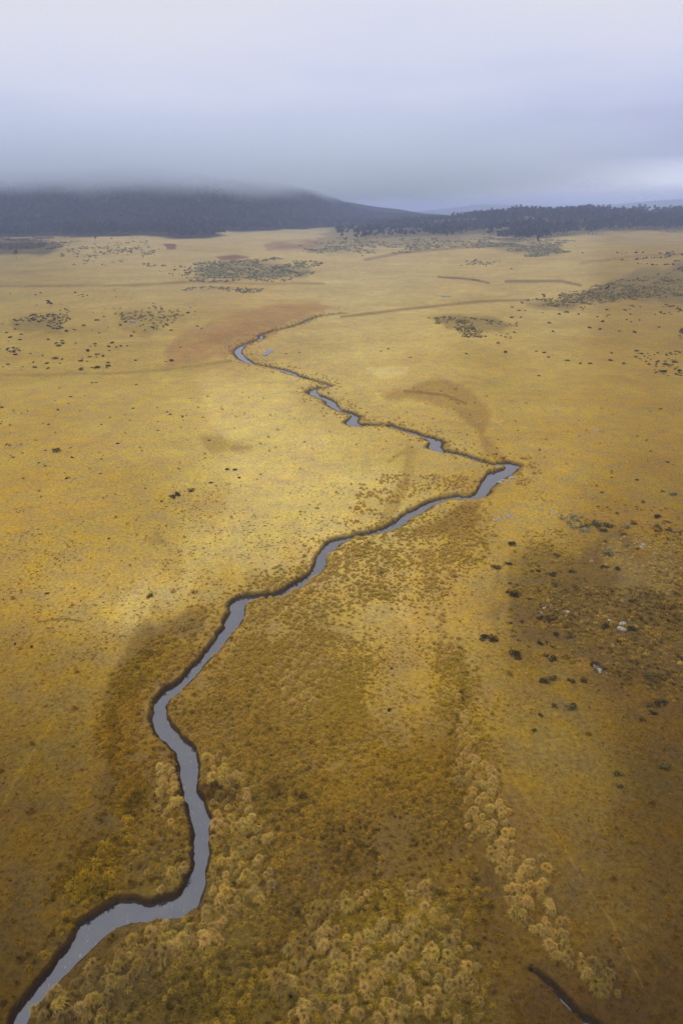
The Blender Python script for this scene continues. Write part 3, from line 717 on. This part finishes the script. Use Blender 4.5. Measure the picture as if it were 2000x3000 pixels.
# ------------------------------------------------------------------ scrub
def leaf_clump(V, F, S, c, r, n, size, g, squash=.75, tone=(.6, 1.25)):
    for _ in range(n):
        d = g.normal(size=3); d /= np.linalg.norm(d)+1e-9; rad = r*g.uniform(.55, 1.0)**.5
        p = c+d*rad*np.array([1, 1, squash])
        u = g.normal(size=3); u -= d*np.dot(u, d)*.6; u /= np.linalg.norm(u)+1e-9; v = np.cross(d+g.normal(size=3)*.4, u); v /= np.linalg.norm(v)+1e-9
        s = size*g.uniform(.6, 1.4); b = len(V); tn = g.uniform(*tone)
        for a_, b_ in ((-1, -.6), (1, -.5), (.6, .7), (-.7, .6)): V.append(p+u*a_*s+v*b_*s); S.append((tn, tn, tn))
        F.append((b, b+1, b+2, b+3))
def shrub_mesh(seed, clumps=7, n=48):
    g = np.random.default_rng(seed); V, F, S = [], [], []
    for i in range(clumps):
        a = g.uniform(0, 6.28); r = g.uniform(0, .62); c = np.array([math.cos(a)*r*1.15, math.sin(a)*r, g.uniform(.22, .5)]); leaf_clump(V, F, S, c, g.uniform(.24, .42), n, .075, g, .8, (.45, 1.5))
    me = mesh_np('shrub_leaves', V, F, M_leaf); vcol(me, 'shade', np.array(S)); return me
shr = [shrub_mesh(s, c) for s, c in ((101, 7), (102, 5), (103, 9), (104, 4))]
DARK, OLIVE, GREY = (.075,.055,.016), (.125,.100,.030), (.165,.150,.080)
# (px, py, width m, tone, label bit)
SHR = [
 (1498,1596,2.2,DARK,'lone dark round shrub on the golden slope right of the tussock strip'),
 (1452,1662,2.6,OLIVE,'mottled grey green shrub beside a smaller one, below the lone round shrub'),
 (1486,1652,1.8,OLIVE,'small ragged shrub touching the mottled grey green one'),
 (1425,1873,2.6,DARK,'long low dark shrub lying beside pale stones on the lower right slope'),
 (1445,1875,2.0,DARK,'right half of the long low dark shrub on the lower right slope'),
 (1507,1925,2.9,DARK,'broad dark brown shrub above a pale rock on the lower right slope'),
 (1615,1988,1.9,OLIVE,'rounded grey brown shrub right of the broad dark brown one'),
 (1672,2000,1.6,DARK,'small ragged shrub between two rounded ones on the lower right slope'),
 (1900,1983,2.0,OLIVE,'rounded grey brown shrub near the right edge below the brown moor'),
 (1940,2245,2.0,OLIVE,'grey green shrub near the right edge among dark grass'),
 (1583,2097,.9,DARK,'tiny dark shrub alone in the golden slope left of centre right'),
 (1715,1548,3.0,OLIVE,'left shrub of the grey green cluster at the edge of the brown moor'),
 (1745,1540,3.0,GREY,'middle shrub of the grey green cluster at the edge of the brown moor'),
 (1780,1542,3.0,OLIVE,'right shrub of the grey green cluster at the edge of the brown moor'),
 (1762,1556,2.2,OLIVE,'lowest shrub of the grey green cluster at the edge of the brown moor'),
 (1830,1545,2.2,GREY,'pale grey shrub right of the grey green cluster'),
 (1855,1535,2.0,OLIVE,'dark shrub touching the pale grey one at the edge of the brown moor'),
 (1750,1484,1.2,DARK,'small round dark shrub above the cluster at the brown moor'),
 (1925,1515,1.8,DARK,'dark oval shrub on the slope near the right edge'),
 (1963,1532,.9,DARK,'small dark shrub below the dark oval one near the right edge'),
 (1912,1487,.9,DARK,'small dark shrub above the dark oval one near the right edge'),
 (1940,1440,1.4,OLIVE,'small dark shrub high on the slope near the right edge'),
 (1968,1450,2.2,GREY,'pale grey bush high on the slope near the right edge'),
 (1820,1565,2.0,OLIVE,'ragged dark shrub below the grey green cluster'),
 (1780,1628,2.2,GREY,'grey shrub with pale stones in the brown moor'),
 (1770,1665,2.4,DARK,'dark shrub below the grey stony one in the brown moor'),
 (1850,1845,2.2,DARK,'dark shrub beside a pale patch low in the brown moor'),
 (1775,1840,2.0,DARK,'dark shrub left of the pale patch low in the brown moor'),
 (1510,1745,2.3,DARK,'dark shrub at the left edge of the brown moor'),
 (1620,1715,1.8,OLIVE,'ragged shrub inside the left part of the brown moor'),
 (1628,1628,1.8,OLIVE,'small grey shrub in the upper part of the brown moor'),
 (1985,1930,1.9,DARK,'low dark shrub cut by the right edge'),
 (1577,1102,2.0,DARK,'lone dark shrub on the wide slope left of the right hand bushes'),
 (1950,1070,4.2,DARK,'largest dark bush of the group at the right edge of the far slope'),
 (1975,1062,3.6,OLIVE,'olive bush at the right edge above the rocks'),
 (1925,1062,2.6,DARK,'dark bush left of the largest one at the right edge'),
 (1900,1068,2.0,DARK,'small dark bush left end of the group at the right edge'),
 (1990,1088,3.2,DARK,'dark bush cut by the right edge below the group'),
 (1940,1090,2.6,DARK,'lowest dark bush of the group at the right edge'),
 (1700,1066,2.6,DARK,'dark shrub on the far slope left of a smaller pair'),(1727,1066,2.2,DARK,'dark shrub in the pair right of the larger one on the far slope'),
 (1787,1057,2.6,DARK,'upper dark shrub on the far slope between the heath patch and the right edge'),(1790,1035,2.0,OLIVE,'small shrub above the others on the far slope'),
 (1823,1066,2.2,DARK,'dark shrub nearest the right hand group on the far slope'),(1863,1029,2.6,OLIVE,'olive shrub high on the far slope near the right edge'),
 (340,1748,.0,DARK,''),
 (505,1458,2.4,DARK,'left half of the dark mat on the left meadow'),(520,1450,2.2,DARK,'middle of the dark mat on the left meadow'),(556,1438,2.6,DARK,'right piece of the dark mat on the left meadow'),
 (165,1323,3.4,OLIVE,'flat brown shrub alone on the left meadow'),
 (438,1747,1.8,OLIVE,'flat grey brown shrub above the pale grass left of the stream bend'),
 (345,1300,1.2,DARK,'small dark shrub at mid left meadow'),(490,1207,1.4,DARK,'small dark shrub above the grey patch on the left meadow'),
 (688,1378,1.4,DARK,'small dark shrub right of the grey patch on the left meadow'),(702,1400,1.2,DARK,'small dark shrub below its twin right of the grey patch'),
 (618,1415,1.3,DARK,'small dark shrub above the dark mat on the left meadow'),(318,1580,1.0,DARK,'small dark shrub at lower left meadow'),
 (138,1740,1.1,DARK,'small dark shrub on the far left of the lower meadow'),(92,1895,.8,DARK,'small dark shrub beside the thin dark ditch'),
 (45,1887,.6,DARK,'tiny dark shrub left of the thin dark ditch'),(5,1195,2.2,DARK,'dark shrub cut by the left edge'),
 (143,1244,1.4,DARK,'small dark shrub on the upper left meadow'),(30,1305,1.2,DARK,'small dark shrub near the left edge'),
 (270,1122,1.3,DARK,'small shrub of a row at the top of the left meadow'),(250,1160,1.1,DARK,'small shrub below the row at the top of the left meadow'),
 (208,1163,1.4,DARK,'dark shrub left of its smaller neighbour at the top of the left meadow'),
 (838,1037,1.6,DARK,'dark shrub beside the pale puddle above the stream'),(877,1033,1.2,DARK,'small shrub right of the one beside the pale puddle'),
 (1115,1030,1.6,DARK,'left shrub of a pair above the middle of the plain'),(1137,1023,1.4,DARK,'right shrub of a pair above the middle of the plain'),
 (1201,1048,1.8,OLIVE,'olive shrub right of the pair above the middle of the plain'),(1365,1037,1.8,DARK,'shrub on the plain below the heath patch'),
 (1458,1006,2.4,DARK,'dark shrub below the right end of the heath patch'),(1480,1033,2.2,DARK,'dark shrub beneath the one at the right end of the heath patch'),
 (1570,1030,2.0,DARK,'upper shrub of a loose row right of the heath patch'),(1592,1034,2.0,DARK,'second shrub of a loose row right of the heath patch'),
 (1605,1048,2.0,DARK,'lower shrub of a loose row right of the heath patch'),(1660,1057,2.4,OLIVE,'olive shrub below the loose row right of the heath patch'),
 (1500,1175,.9,DARK,'tiny shrub in the middle of the right slope'),(1515,1262,1.0,DARK,'tiny shrub above the white stones on the right slope'),
 (1695,1233,1.0,DARK,'tiny shrub right of the white stones'),(1935,1198,1.2,DARK,'small shrub on the right slope below the bushes'),
 (1140,2310,.0,DARK,''),(1143,1958,1.0,DARK,'small dark shrub in the open middle moor'),(1140,2080,.9,DARK,'small dark shrub among middle moor grass'),
 (1405,1995,.8,DARK,'tiny dark shrub left of the pale track'),(1565,2142,.8,DARK,'tiny dark shrub in the slope right of the pale track'),
 (1810,2270,1.4,OLIVE,'dark brown shrub in the lower right grass'),(1812,2305,1.2,OLIVE,'smaller dark shrub under the dark brown one in the lower right grass'),
 (1785,2828,1.1,DARK,'dark shrub at the end of the tussock row in the lower right'),(1920,2820,.9,DARK,'dark tuft beside the small white stone at bottom right'),
]
def put_shrub(x, y, wdt, tone, label, group=None, mi=None, name='shrub'):
    o = link(name, shr[random.randrange(4) if mi is None else mi]); z = float(height(np.array([x]), np.array([y]))[0])
    o.location = (x, y, z-.08); o.rotation_euler = (0, 0, random.uniform(0, 6.28)); s = wdt/1.9*random.uniform(.9, 1.1); o.scale = (s*1.1, s*.95, s*random.uniform(.7, 1.0))
    k = random.uniform(.8, 1.25); o['col'] = [v*k for v in tone]+[1.0]
    tag(o, label, 'shrub', group); return o
srcs = []
for i, (px_, py_, wd_, tone, lb) in enumerate([s for s in SHR if s[4]]):
    x, y = at(px_, py_); o = put_shrub(x, y, wd_*.85, tone, lb, mi=i % 4)
    if i < 4: srcs.append(o)
# loose shrubs too alike to tell apart, by field
FIELDS = [
 ([(0,860),(330,850),(560,880),(600,960),(480,1090),(0,1090)], 110, (1.0,2.6), 'dark shrub dotted over the upper left slope of the plain', 'shrubs dotted over the upper left slope'),
 ([(1480,890),(1760,900),(2000,910),(2000,1000),(1750,1010),(1500,980)], 40, (1.4,3.0), 'dark shrub dotted between the heath and the right slope', 'shrubs dotted over the right slope'),
 ([(1600,1380),(2000,1350),(2000,1500),(1700,1520)], 14, (.6,1.2), 'small dark shrub dotted over the slope above the brown moor', 'small shrubs above the brown moor'),
 ([(1450,1600),(1960,1600),(1980,2150),(1500,2050)], 44, (.7,1.6), 'low dark shrub in the brown moor at right', 'shrubs in the brown moor'),
 ([(0,1120),(560,1120),(700,1450),(300,1500),(0,1450)], 34, (.6,1.3), 'small dark shrub dotted over the left meadow', 'small shrubs over the left meadow'),
]
for pg, n, (a_, b_), lb, gr in FIELDS:
    pa = np.array(pg, float); lo, hi = pa.min(0), pa.max(0); c = 0
    while c < n:
        p = rng.uniform(lo, hi)
        if not in_poly(np.array([p[0]]), np.array([p[1]]), pg)[0]: continue
        x, y = at(*p)
        if float(vnoise(x, y, 14, 3)) < .42: continue
        put_shrub(x, y, rng.uniform(a_, b_), DARK if rng.uniform() < .6 else OLIVE, lb, gr); c += 1
# heath: scrub grown into mats
HEATH = [([(575,770),(720,765),(925,776),(905,810),(660,818),(570,808)], 900, .62, GREY),([(440,778),(560,775),(550,800),(450,798)],60,.5,DARK),
 ([(1240,940),(1330,932),(1490,955),(1465,985),(1290,982)], 420, .5, OLIVE),
 ([(1530,885),(1700,860),(1860,805),(2020,770),(2020,880),(1830,870),(1690,905)], 1700, .52, OLIVE),
 ([(1770,905),(1840,900),(2010,895),(2010,915),(1800,915)],120,.5,DARK),([(1880,1040),(2010,1030),(2010,1100),(1900,1090)],70,.5,DARK),
 ([(1370,708),(1500,705),(1660,718),(1640,748),(1500,742)], 1400, .6, GREY),
 ([(1000,690),(1350,690),(1500,705),(1380,722),(1150,735),(950,750),(900,742)], 1500, .48, GREY),
 ([(-20,702),(120,706),(190,722),(150,735),(-20,740)], 900, .72, DARK),
 ([(190,722),(420,700),(480,740),(320,770),(200,750)], 420, .46, GREY),
 ([(40,920),(195,913),(190,957),(60,952)], 150, .52, DARK),([(330,885),(500,880),(560,930),(430,960),(330,940)], 160, .48, OLIVE),
 ([(530,838),(740,842),(730,862),(560,858)], 220, .5, GREY),([(0,1020),(60,1025),(60,1045),(0,1040)],30,.55,DARK),([(90,1050),(140,1055),(130,1070),(95,1070)],20,.55,DARK),
 ([(1340,770),(1470,765),(1460,778),(1350,780)],90,.5,GREY),([(1700,765),(1860,752),(2010,745),(2010,755),(1800,768)],160,.5,DARK),
 ([(780,1230),(900,1235),(880,1250)],0,.5,GREY),([(1640,1520),(1700,1515),(1690,1560),(1630,1550)],30,.6,GREY),([(1880,1560),(1960,1525),(2000,1530),(1990,1570)],40,.6,DARK)]
hp, hs_, hc = [], [], []
for pg, n, th, tone in HEATH:
    if not n: continue
    pa = np.array(pg, float); lo, hi = pa.min(0)-np.array([30, 9]), pa.max(0)+np.array([30, 9]); q = rng.uniform(lo, hi, (n*4, 2))
    X, Y = at_many(q[:, 0], q[:, 1]); f = .55*fbm(X, Y*.45, 22, 61, 4)+.45*fbm(X, Y*.5, 7, 62, 3)
    qx, qy = q[:, 0]+(fbm(X, Y, 30, 3)-.5)*260, q[:, 1]+(fbm(X, Y, 30, 4)-.5)*70
    k = in_poly(qx, qy, pg) & (f < th+rng.normal(0, .05, len(f)))
    k = np.where(k)[0][:int(n*1.5)]
    for i in k: hp.append((X[i], Y[i])); hs_.append(rng.uniform(.5, 1.25)*np.clip(Y[i]/420, .6, 1.8)); hc.append(np.array(tone)*1.9*math.exp(rng.normal(0, .3)))
hp = np.array(hp); hz_ = height(hp[:, 0], hp[:, 1])
scatter('heath_scrub', srcs, np.stack([hp[:, 0], hp[:, 1], hz_-.1], -1), rng.uniform(0, 6.28, len(hp)), np.array(hs_), np.array(hc), 'grey green heath scrub grown into mats on the far plain', 'scrub')
print('heath', len(hp))

# ------------------------------------------------------------------ rocks
def rock_mesh(seed):
    import bmesh
    bm = bmesh.new(); bmesh.ops.create_icosphere(bm, subdivisions=3, radius=.5); g = np.random.default_rng(seed)
    pl = [(Vector(g.normal(size=3)).normalized(), g.uniform(.24, .4)) for _ in range(9)]
    for v in bm.verts:
        for n_, dd in pl:
            k = v.co.dot(n_)-dd
            if k > 0: v.co -= n_*k*.92
        v.co *= 1+.10*(float(vnoise(v.co.x*5+seed, v.co.y*5+v.co.z*7, 1.0, seed))-.5)
        v.co.z *= .7
    me = bpy.data.meshes.new('rock'); bm.to_mesh(me); bm.free(); me.materials.append(M_rock); return me
rks = [rock_mesh(s) for s in (1, 2, 3, 4)]
ROCKS = [  # px, py, size m, count, label
 (1497,1404,1.6,7,'pale flat boulder on the near shore of the pool','boulders on the shore of the pool'),
 (1508,1421,.9,2,'small white stone below the pool shore','stones below the pool shore'),
 (1632,1503,1.5,4,'white boulder of the outcrop above the brown moor','boulders of the outcrop above the brown moor'),
 (1600,1497,.9,3,'small pale stone left of the white outcrop','pale stones left of the outcrop'),
 (1436,1521,1.4,3,'flat grey stone in the grass right of the tussock strip','flat stones right of the tussock strip'),
 (1742,1260,1.3,4,'white stone of the pair of lines on the right slope','white stones on the right slope'),
 (1685,1281,.9,3,'thin pale stone lower left of the white stones','thin pale stones on the right slope'),
 (1640,1205,1.0,4,'pale stone in a faint line high on the right slope','pale stones high on the right slope'),
 (1738,1950,1.0,5,'white stone of the cracked outcrop in the lower right grass','stones of the cracked outcrop'),
 (1395,1870,.7,4,'small pale stone left of the long low shrub','pale stones beside the long low shrub'),
 (1518,1962,.7,3,'pale stone below the broad dark brown shrub','pale stones below the broad shrub'),
 (1800,1835,1.3,5,'pale stone between two dark shrubs of the brown moor','pale stones between the dark shrubs'),
 (1880,1590,1.0,5,'pale stone at the top of the brown moor','pale stones at the top of the brown moor'),
 (395,942,2.2,5,'grey boulder of the outcrop on the upper left knoll','boulders on the upper left knoll'),
 (660,905,1.6,3,'grey stone on the far knoll left of the marsh','stones on the far knoll'),
 (1910,2817,.45,1,'single small white stone at bottom right',None),
 (1402,1239,1.2,2,'pale stone at the end of the reddish hollow','stones at the end of the reddish hollow'),
 (1875,1096,1.4,4,'grey stone below the bushes at the right edge','stones below the bushes at the right edge'),
 (1780,1612,.9,3,'pale stone beside the grey shrub of the brown moor','pale stones beside the grey shrub'),
 (1610,1790,.9,4,'half buried pale stone in the middle of the brown moor','half buried stones in the brown moor'),
 (900,1072,1.2,2,'small white stone on the plain above the stream','white stones above the stream'),
]
for px_, py_, s_, n, lb, gr in ROCKS:
    x0, y0 = at(px_, py_)
    for i in range(n):
        x, y = x0+rng.normal(0, .75*s_*(n > 1)*1.2), y0+rng.normal(0, .6*s_*(n > 1)*1.6)
        if channel(np.array([x]), np.array([y]))[0][0] < .5: y -= 1.5
        o = link('rock', rks[(i+int(px_)) % 4]); s = s_*rng.uniform(.35, .85); o.scale = (s*1.2, s, s*.62)
        o.location = (x, y, float(height(np.array([x]), np.array([y]))[0])+s*.02); o.rotation_euler = (rng.uniform(-.2, .2), rng.uniform(-.2, .2), rng.uniform(0, 6.28)); tag(o, lb, 'rock', gr)
# puddles lying on the plain
def puddle(px_, py_, wx_, wy_, lb):
    x0, y0 = at(px_, py_); z = float(np.max(height(np.array([x0, x0+wx_*.7, x0-wx_*.7]), np.array([y0, y0, y0]))))+.12
    a = np.linspace(0, 2*math.pi, 41)[:-1]; rr = 1+.3*np.sin(2*a+px_)+.2*np.sin(3*a+1)+.1*np.sin(7*a)
    V = [(0, 0, 0)]+[(wx_*math.cos(t)*r_, wy_*math.sin(t)*r_, 0) for t, r_ in zip(a, rr)]
    F = np.array([(0, 1+i, 1+(i+1) % 40) for i in range(40)])
    o = link('puddle', mesh_np('puddle', V, F, M_water)); o.location = (x0, y0, z); tag(o, lb, 'puddle')
puddle(785, 1032, 1.6, 5.0, 'pale puddle in the marsh above the upper stream'); puddle(1302, 868, 3.0, 2.5, 'tiny puddle on the far plain')

# ------------------------------------------------------------------ trees
def limb(V, F, p0, p1, r0, r1, n=5):
    d = np.array(p1)-np.array(p0); d = d/np.linalg.norm(d); u = np.cross(d, (0, 0, 1.0) if abs(d[2]) < .9 else (1.0, 0, 0)); u /= np.linalg.norm(u); v = np.cross(d, u); b = len(V)
    for p, r_ in ((p0, r0), (p1, r1)):
        for i in range(n):
            t = 2*math.pi*i/n; V.append(np.array(p)+u*r_*math.cos(t)+v*r_*math.sin(t))
    for i in range(n): F.append((b+i, b+(i+1) % n, b+n+(i+1) % n, b+n+i))
def tree_meshes(seed, hgt=11.0, spread=3.6, nleaf=52):
    g = np.random.default_rng(seed); TV, TF = [], []; V, F, S = [], [], []
    top = np.array([g.normal(0, .4), g.normal(0, .4), hgt*.42]); limb(TV, TF, (0, 0, -.6), top, .32, .2)
    for i in range(int(g.integers(6, 9))):
        a = g.uniform(0, 6.28); r = spread*g.uniform(.2, .8); e = np.array([math.cos(a)*r, math.sin(a)*r, hgt*g.uniform(.5, .88)])
        limb(TV, TF, top, e, .14, .05, 4); leaf_clump(V, F, S, e, g.uniform(1.1, 1.9), nleaf, .34, g, .72, (.5, 1.55))
    c = mesh_np('crown', V, F, M_leaf); vcol(c, 'shade', np.array(S))
    t = mesh_np('trunk', TV, TF, M_bark); return c, t
kinds = [tree_meshes(s, h_, sp_) for s, h_, sp_ in ((201, 11, 3.6), (202, 12.5, 3.2), (203, 9, 3.8), (204, 10, 3.0))]
def put_tree(x, y, s, col, label, group=None, k=None):
    k = random.randrange(4) if k is None else k
    z = float(height(np.array([x]), np.array([y]))[0]); e = bpy.data.objects.new('gum_tree', None); C.objects.link(e)
    e.location = (x, y, z); e.rotation_euler = (0, 0, random.uniform(0, 6.28)); e.scale = (s, s, s); e.empty_display_size = .5
    c = link('crown', kinds[k][0], e); t = link('trunk', kinds[k][1], e); c['col'] = list(col)+[1.0]; tag(e, label, 'tree', group); return e, c, t
TCOL = (.032, .040, .024)
LONE = [(1992,992,.42,'small dark tree alone at the right edge of the far slope'),(50,757,.75,'lone dark tree on the far left of the plain'),(148,900,.45,'small flat topped tree on the left slope below the plain'),
 (280,708,.7,'dark tree standing clear of the wood at upper left'),(1890,668,1.1,'tall tree rising above the wooded skyline on the right'),
 (1775,858,.4,'small tree at the upper edge of the right hand heath'),(1575,712,.6,'tree standing just below the right hand wood'),(1590,880,.4,'small tree at the lower tip of the heath')]
tsrc = []
for i, (px_, py_, s_, lb) in enumerate(LONE):
    x, y = at(px_, py_); e, c, t = put_tree(x, y, s_, TCOL, lb, k=i % 4)
    if i < 4: tsrc += [c, t]
# the wood: front trees one by one, the rest as one mass
def forest_places(x0, x1, y0, y1, sp_, mask):
    xs = np.arange(x0, x1, sp_); ys = np.arange(y0, y1, sp_); X, Y = np.meshgrid(xs, ys)
    X = X.ravel()+rng.uniform(-.5, .5, X.size)*sp_; Y = Y.ravel()+rng.uniform(-.5, .5, Y.size)*sp_; k = mask(X, Y); return X[k], Y[k]
def m_left(X, Y):
    yb = 1010+900*sstep(-260, 120, X); f = fbm(X, Y, 150, 71, 4)
    px, py, _ = project(X, Y, relief(X, Y))
    return (Y > yb+30+170*(f-.5)*2) & (px > -250) & (px < 1340)
def m_right(X, Y):
    px, py, _ = project(X, Y, relief(X, Y)); f = fbm(X, Y, 110, 75, 4)
    yfront = np.interp(px, [880,1000,1200,1400,1500,1600,1720,1800,2000,2200], [716,712,700,692,704,706,690,680,682,682])
    return (py < yfront+22*(f-.5)*2) & (f < .40+.26*sstep(900, 1300, px)) & (px > 985) & (fbm(X, Y, 40, 78, 3) < .62) & (px < 2250) & (Y > 700) & (Y < 2100)
LX, LY = forest_places(-1500, 420, 950, 2350, 8.5, m_left)
RX, RY = forest_places(-80, 1500, 900, 2100, 9.0, m_right)
dn = rng.uniform(size=len(RX)) < .80; RX, RY = RX[dn], RY[dn]
print('trees', len(LX), len(RX))
FX = np.concatenate([LX, RX]); FY = np.concatenate([LY, RY]); right = np.concatenate([np.zeros(len(LX), bool), np.ones(len(RX), bool)])
fz = height(FX, FY); px, py, dep = project(FX, FY, fz)
fs = rng.uniform(.75, 1.35, len(FX)); fs = np.where(right, fs*np.interp(px, [900, 1300, 1500, 2000], [.6, 1.0, 1.3, 1.45])*(.75+.5*fbm(FX, FY, 45, 79, 3)), fs)
fcol = np.array(TCOL)*np.exp(rng.normal(0, .28, (len(FX), 1)))*np.array([1, 1, 1]); fcol *= (.1+1.8*fbm(FX, FY, 45, 88, 4))[:, None]; fcol[:, 0] *= rng.uniform(.85, 1.35, len(FX))
vis = (px > 10) & (px < 1990)
rank = np.where(vis, fs/dep, 0); front = np.argsort(-rank)[:285]
fset = set(front.tolist())
for i in front:
    if right[i]: lb, gr = 'grey green gum tree at the near edge of the right hand wood', 'trees at the near edge of the right hand wood'
    else: lb, gr = 'dark blue green gum tree at the foot of the wooded ridge', 'trees at the foot of the wooded ridge'
    put_tree(FX[i], FY[i], float(fs[i]), fcol[i].tolist(), lb, gr)
rest = np.array([i for i in range(len(FX)) if i not in fset])
# each kind of tree as crown and trunk at the same places
kk = rng.integers(0, 4, len(rest))
P_ = np.stack([FX[rest], FY[rest], fz[rest]], -1); ro = rng.uniform(0, 6.28, len(rest))
scatter('forest', [tsrc[0], tsrc[2], tsrc[4], tsrc[6]], P_, ro, fs[rest], fcol[rest], 'dark wood of gum trees covering the ridge and the low rise under mist', 'forest', idx=kk)

# the outermost of each lot of look-alikes say so
lots = {}
for o in C.objects:
    if o.parent is None and o.get('group'): lots.setdefault(o['group'], []).append(o)
for gname, os_ in lots.items():
    P3 = np.array([o.location[:] for o in os_]); qx, qy, _ = project(P3[:, 0], P3[:, 1], P3[:, 2]); ok = (qx > 4) & (qx < 1996) & (qy > 4) & (qy < 2996); done = set()
    if ok.sum() < 2: continue
    for word, key in (('leftmost', -qx), ('rightmost', qx)) + ((('nearest', qy), ('farthest', -qy)) if ok.sum() > 3 else ()):
        for i in np.argsort(-np.where(ok, key, -1e9)):
            i = int(i)
            if not ok[i]: break
            if i in done: break
            done.add(i); lb = os_[i]['label']
            if len(lb.split()) < 16: os_[i]['label'] = word+' '+lb
            break
# ------------------------------------------------------------------ fog lying on the ridge, and the haze in the air
def box(name, lo, hi):
    x0, y0, z0 = lo; x1, y1, z1 = hi
    V = [(x0,y0,z0),(x1,y0,z0),(x1,y1,z0),(x0,y1,z0),(x0,y0,z1),(x1,y0,z1),(x1,y1,z1),(x0,y1,z1)]
    F = np.array([(0,3,2,1),(4,5,6,7),(0,1,5,4),(1,2,6,5),(2,3,7,6),(3,0,4,7)]); return link(name, mesh_np(name, V, F))
HAZE, HAZE_COL = .00028, (.55, .66, 1.0, 1)
hb = box('haze', (-8400, -8400, -8), (8400, 8400, 232)); tag(hb, 'thin blue mist in the air over the plain', 'haze', kind='stuff')
m = bpy.data.materials.new('haze_air'); m.use_nodes = True; t = m.node_tree; t.nodes.clear(); o_ = N(t, 'ShaderNodeOutputMaterial'); pv = N(t, 'ShaderNodeVolumePrincipled')
pv.inputs['Color'].default_value = HAZE_COL; pv.inputs['Density'].default_value = HAZE; pv.inputs['Anisotropy'].default_value = .0
t.links.new(pv.outputs[0], o_.inputs['Volume']); hb.data.materials.append(m)
# fog hanging on the ridge top
fb = box('fog_bank', (-2600, 1150, 62), (900, 3300, 320)); tag(fb, 'low grey cloud resting on the wooded ridge and hiding its top', 'fog', kind='stuff')
m = bpy.data.materials.new('fog_air'); m.use_nodes = True; t = m.node_tree; t.nodes.clear(); o_ = N(t, 'ShaderNodeOutputMaterial'); pv = N(t, 'ShaderNodeVolumePrincipled')
tcn = N(t, 'ShaderNodeTexCoord'); sx = N(t, 'ShaderNodeSeparateXYZ'); t.links.new(tcn.outputs['Object'], sx.inputs[0])
nf = N(t, 'ShaderNodeTexNoise'); nf.inputs['Scale'].default_value = .0045; nf.inputs['Detail'].default_value = 5; t.links.new(tcn.outputs['Object'], nf.inputs['Vector'])
def ss(v, a, b_, lo=0, hi=1):
    r_ = N(t, 'ShaderNodeMapRange', interpolation_type='SMOOTHSTEP'); r_.inputs['From Min'].default_value = a; r_.inputs['From Max'].default_value = b_
    r_.inputs['To Min'].default_value = lo; r_.inputs['To Max'].default_value = hi; t.links.new(v, r_.inputs['Value']); return r_.outputs[0]
zz = math_n(t, 'MULTIPLY_ADD', math_n(t, 'SUBTRACT', nf.outputs['Fac'], .5), 110, sx.outputs['Z'])
dn_ = math_n(t, 'MULTIPLY', ss(zz, FOGZ[0], FOGZ[1]), ss(zz, 150, 255, 1, 0))
dn_ = math_n(t, 'MULTIPLY', dn_, ss(sx.outputs['X'], 100, 850, 1, 0)); dn_ = math_n(t, 'MULTIPLY', dn_, ss(sx.outputs['X'], -2500, -2100))
dn_ = math_n(t, 'MULTIPLY', dn_, ss(sx.outputs['Y'], 1160, 1500)); dn_ = math_n(t, 'MULTIPLY', dn_, ss(sx.outputs['Y'], 2800, 3250, 1, 0))
t.links.new(math_n(t, 'MULTIPLY', dn_, .0055), pv.inputs['Density']); pv.inputs['Color'].default_value = (.84, .92, 1, 1)
t.links.new(pv.outputs[0], o_.inputs['Volume']); fb.data.materials.append(m)
print('done')
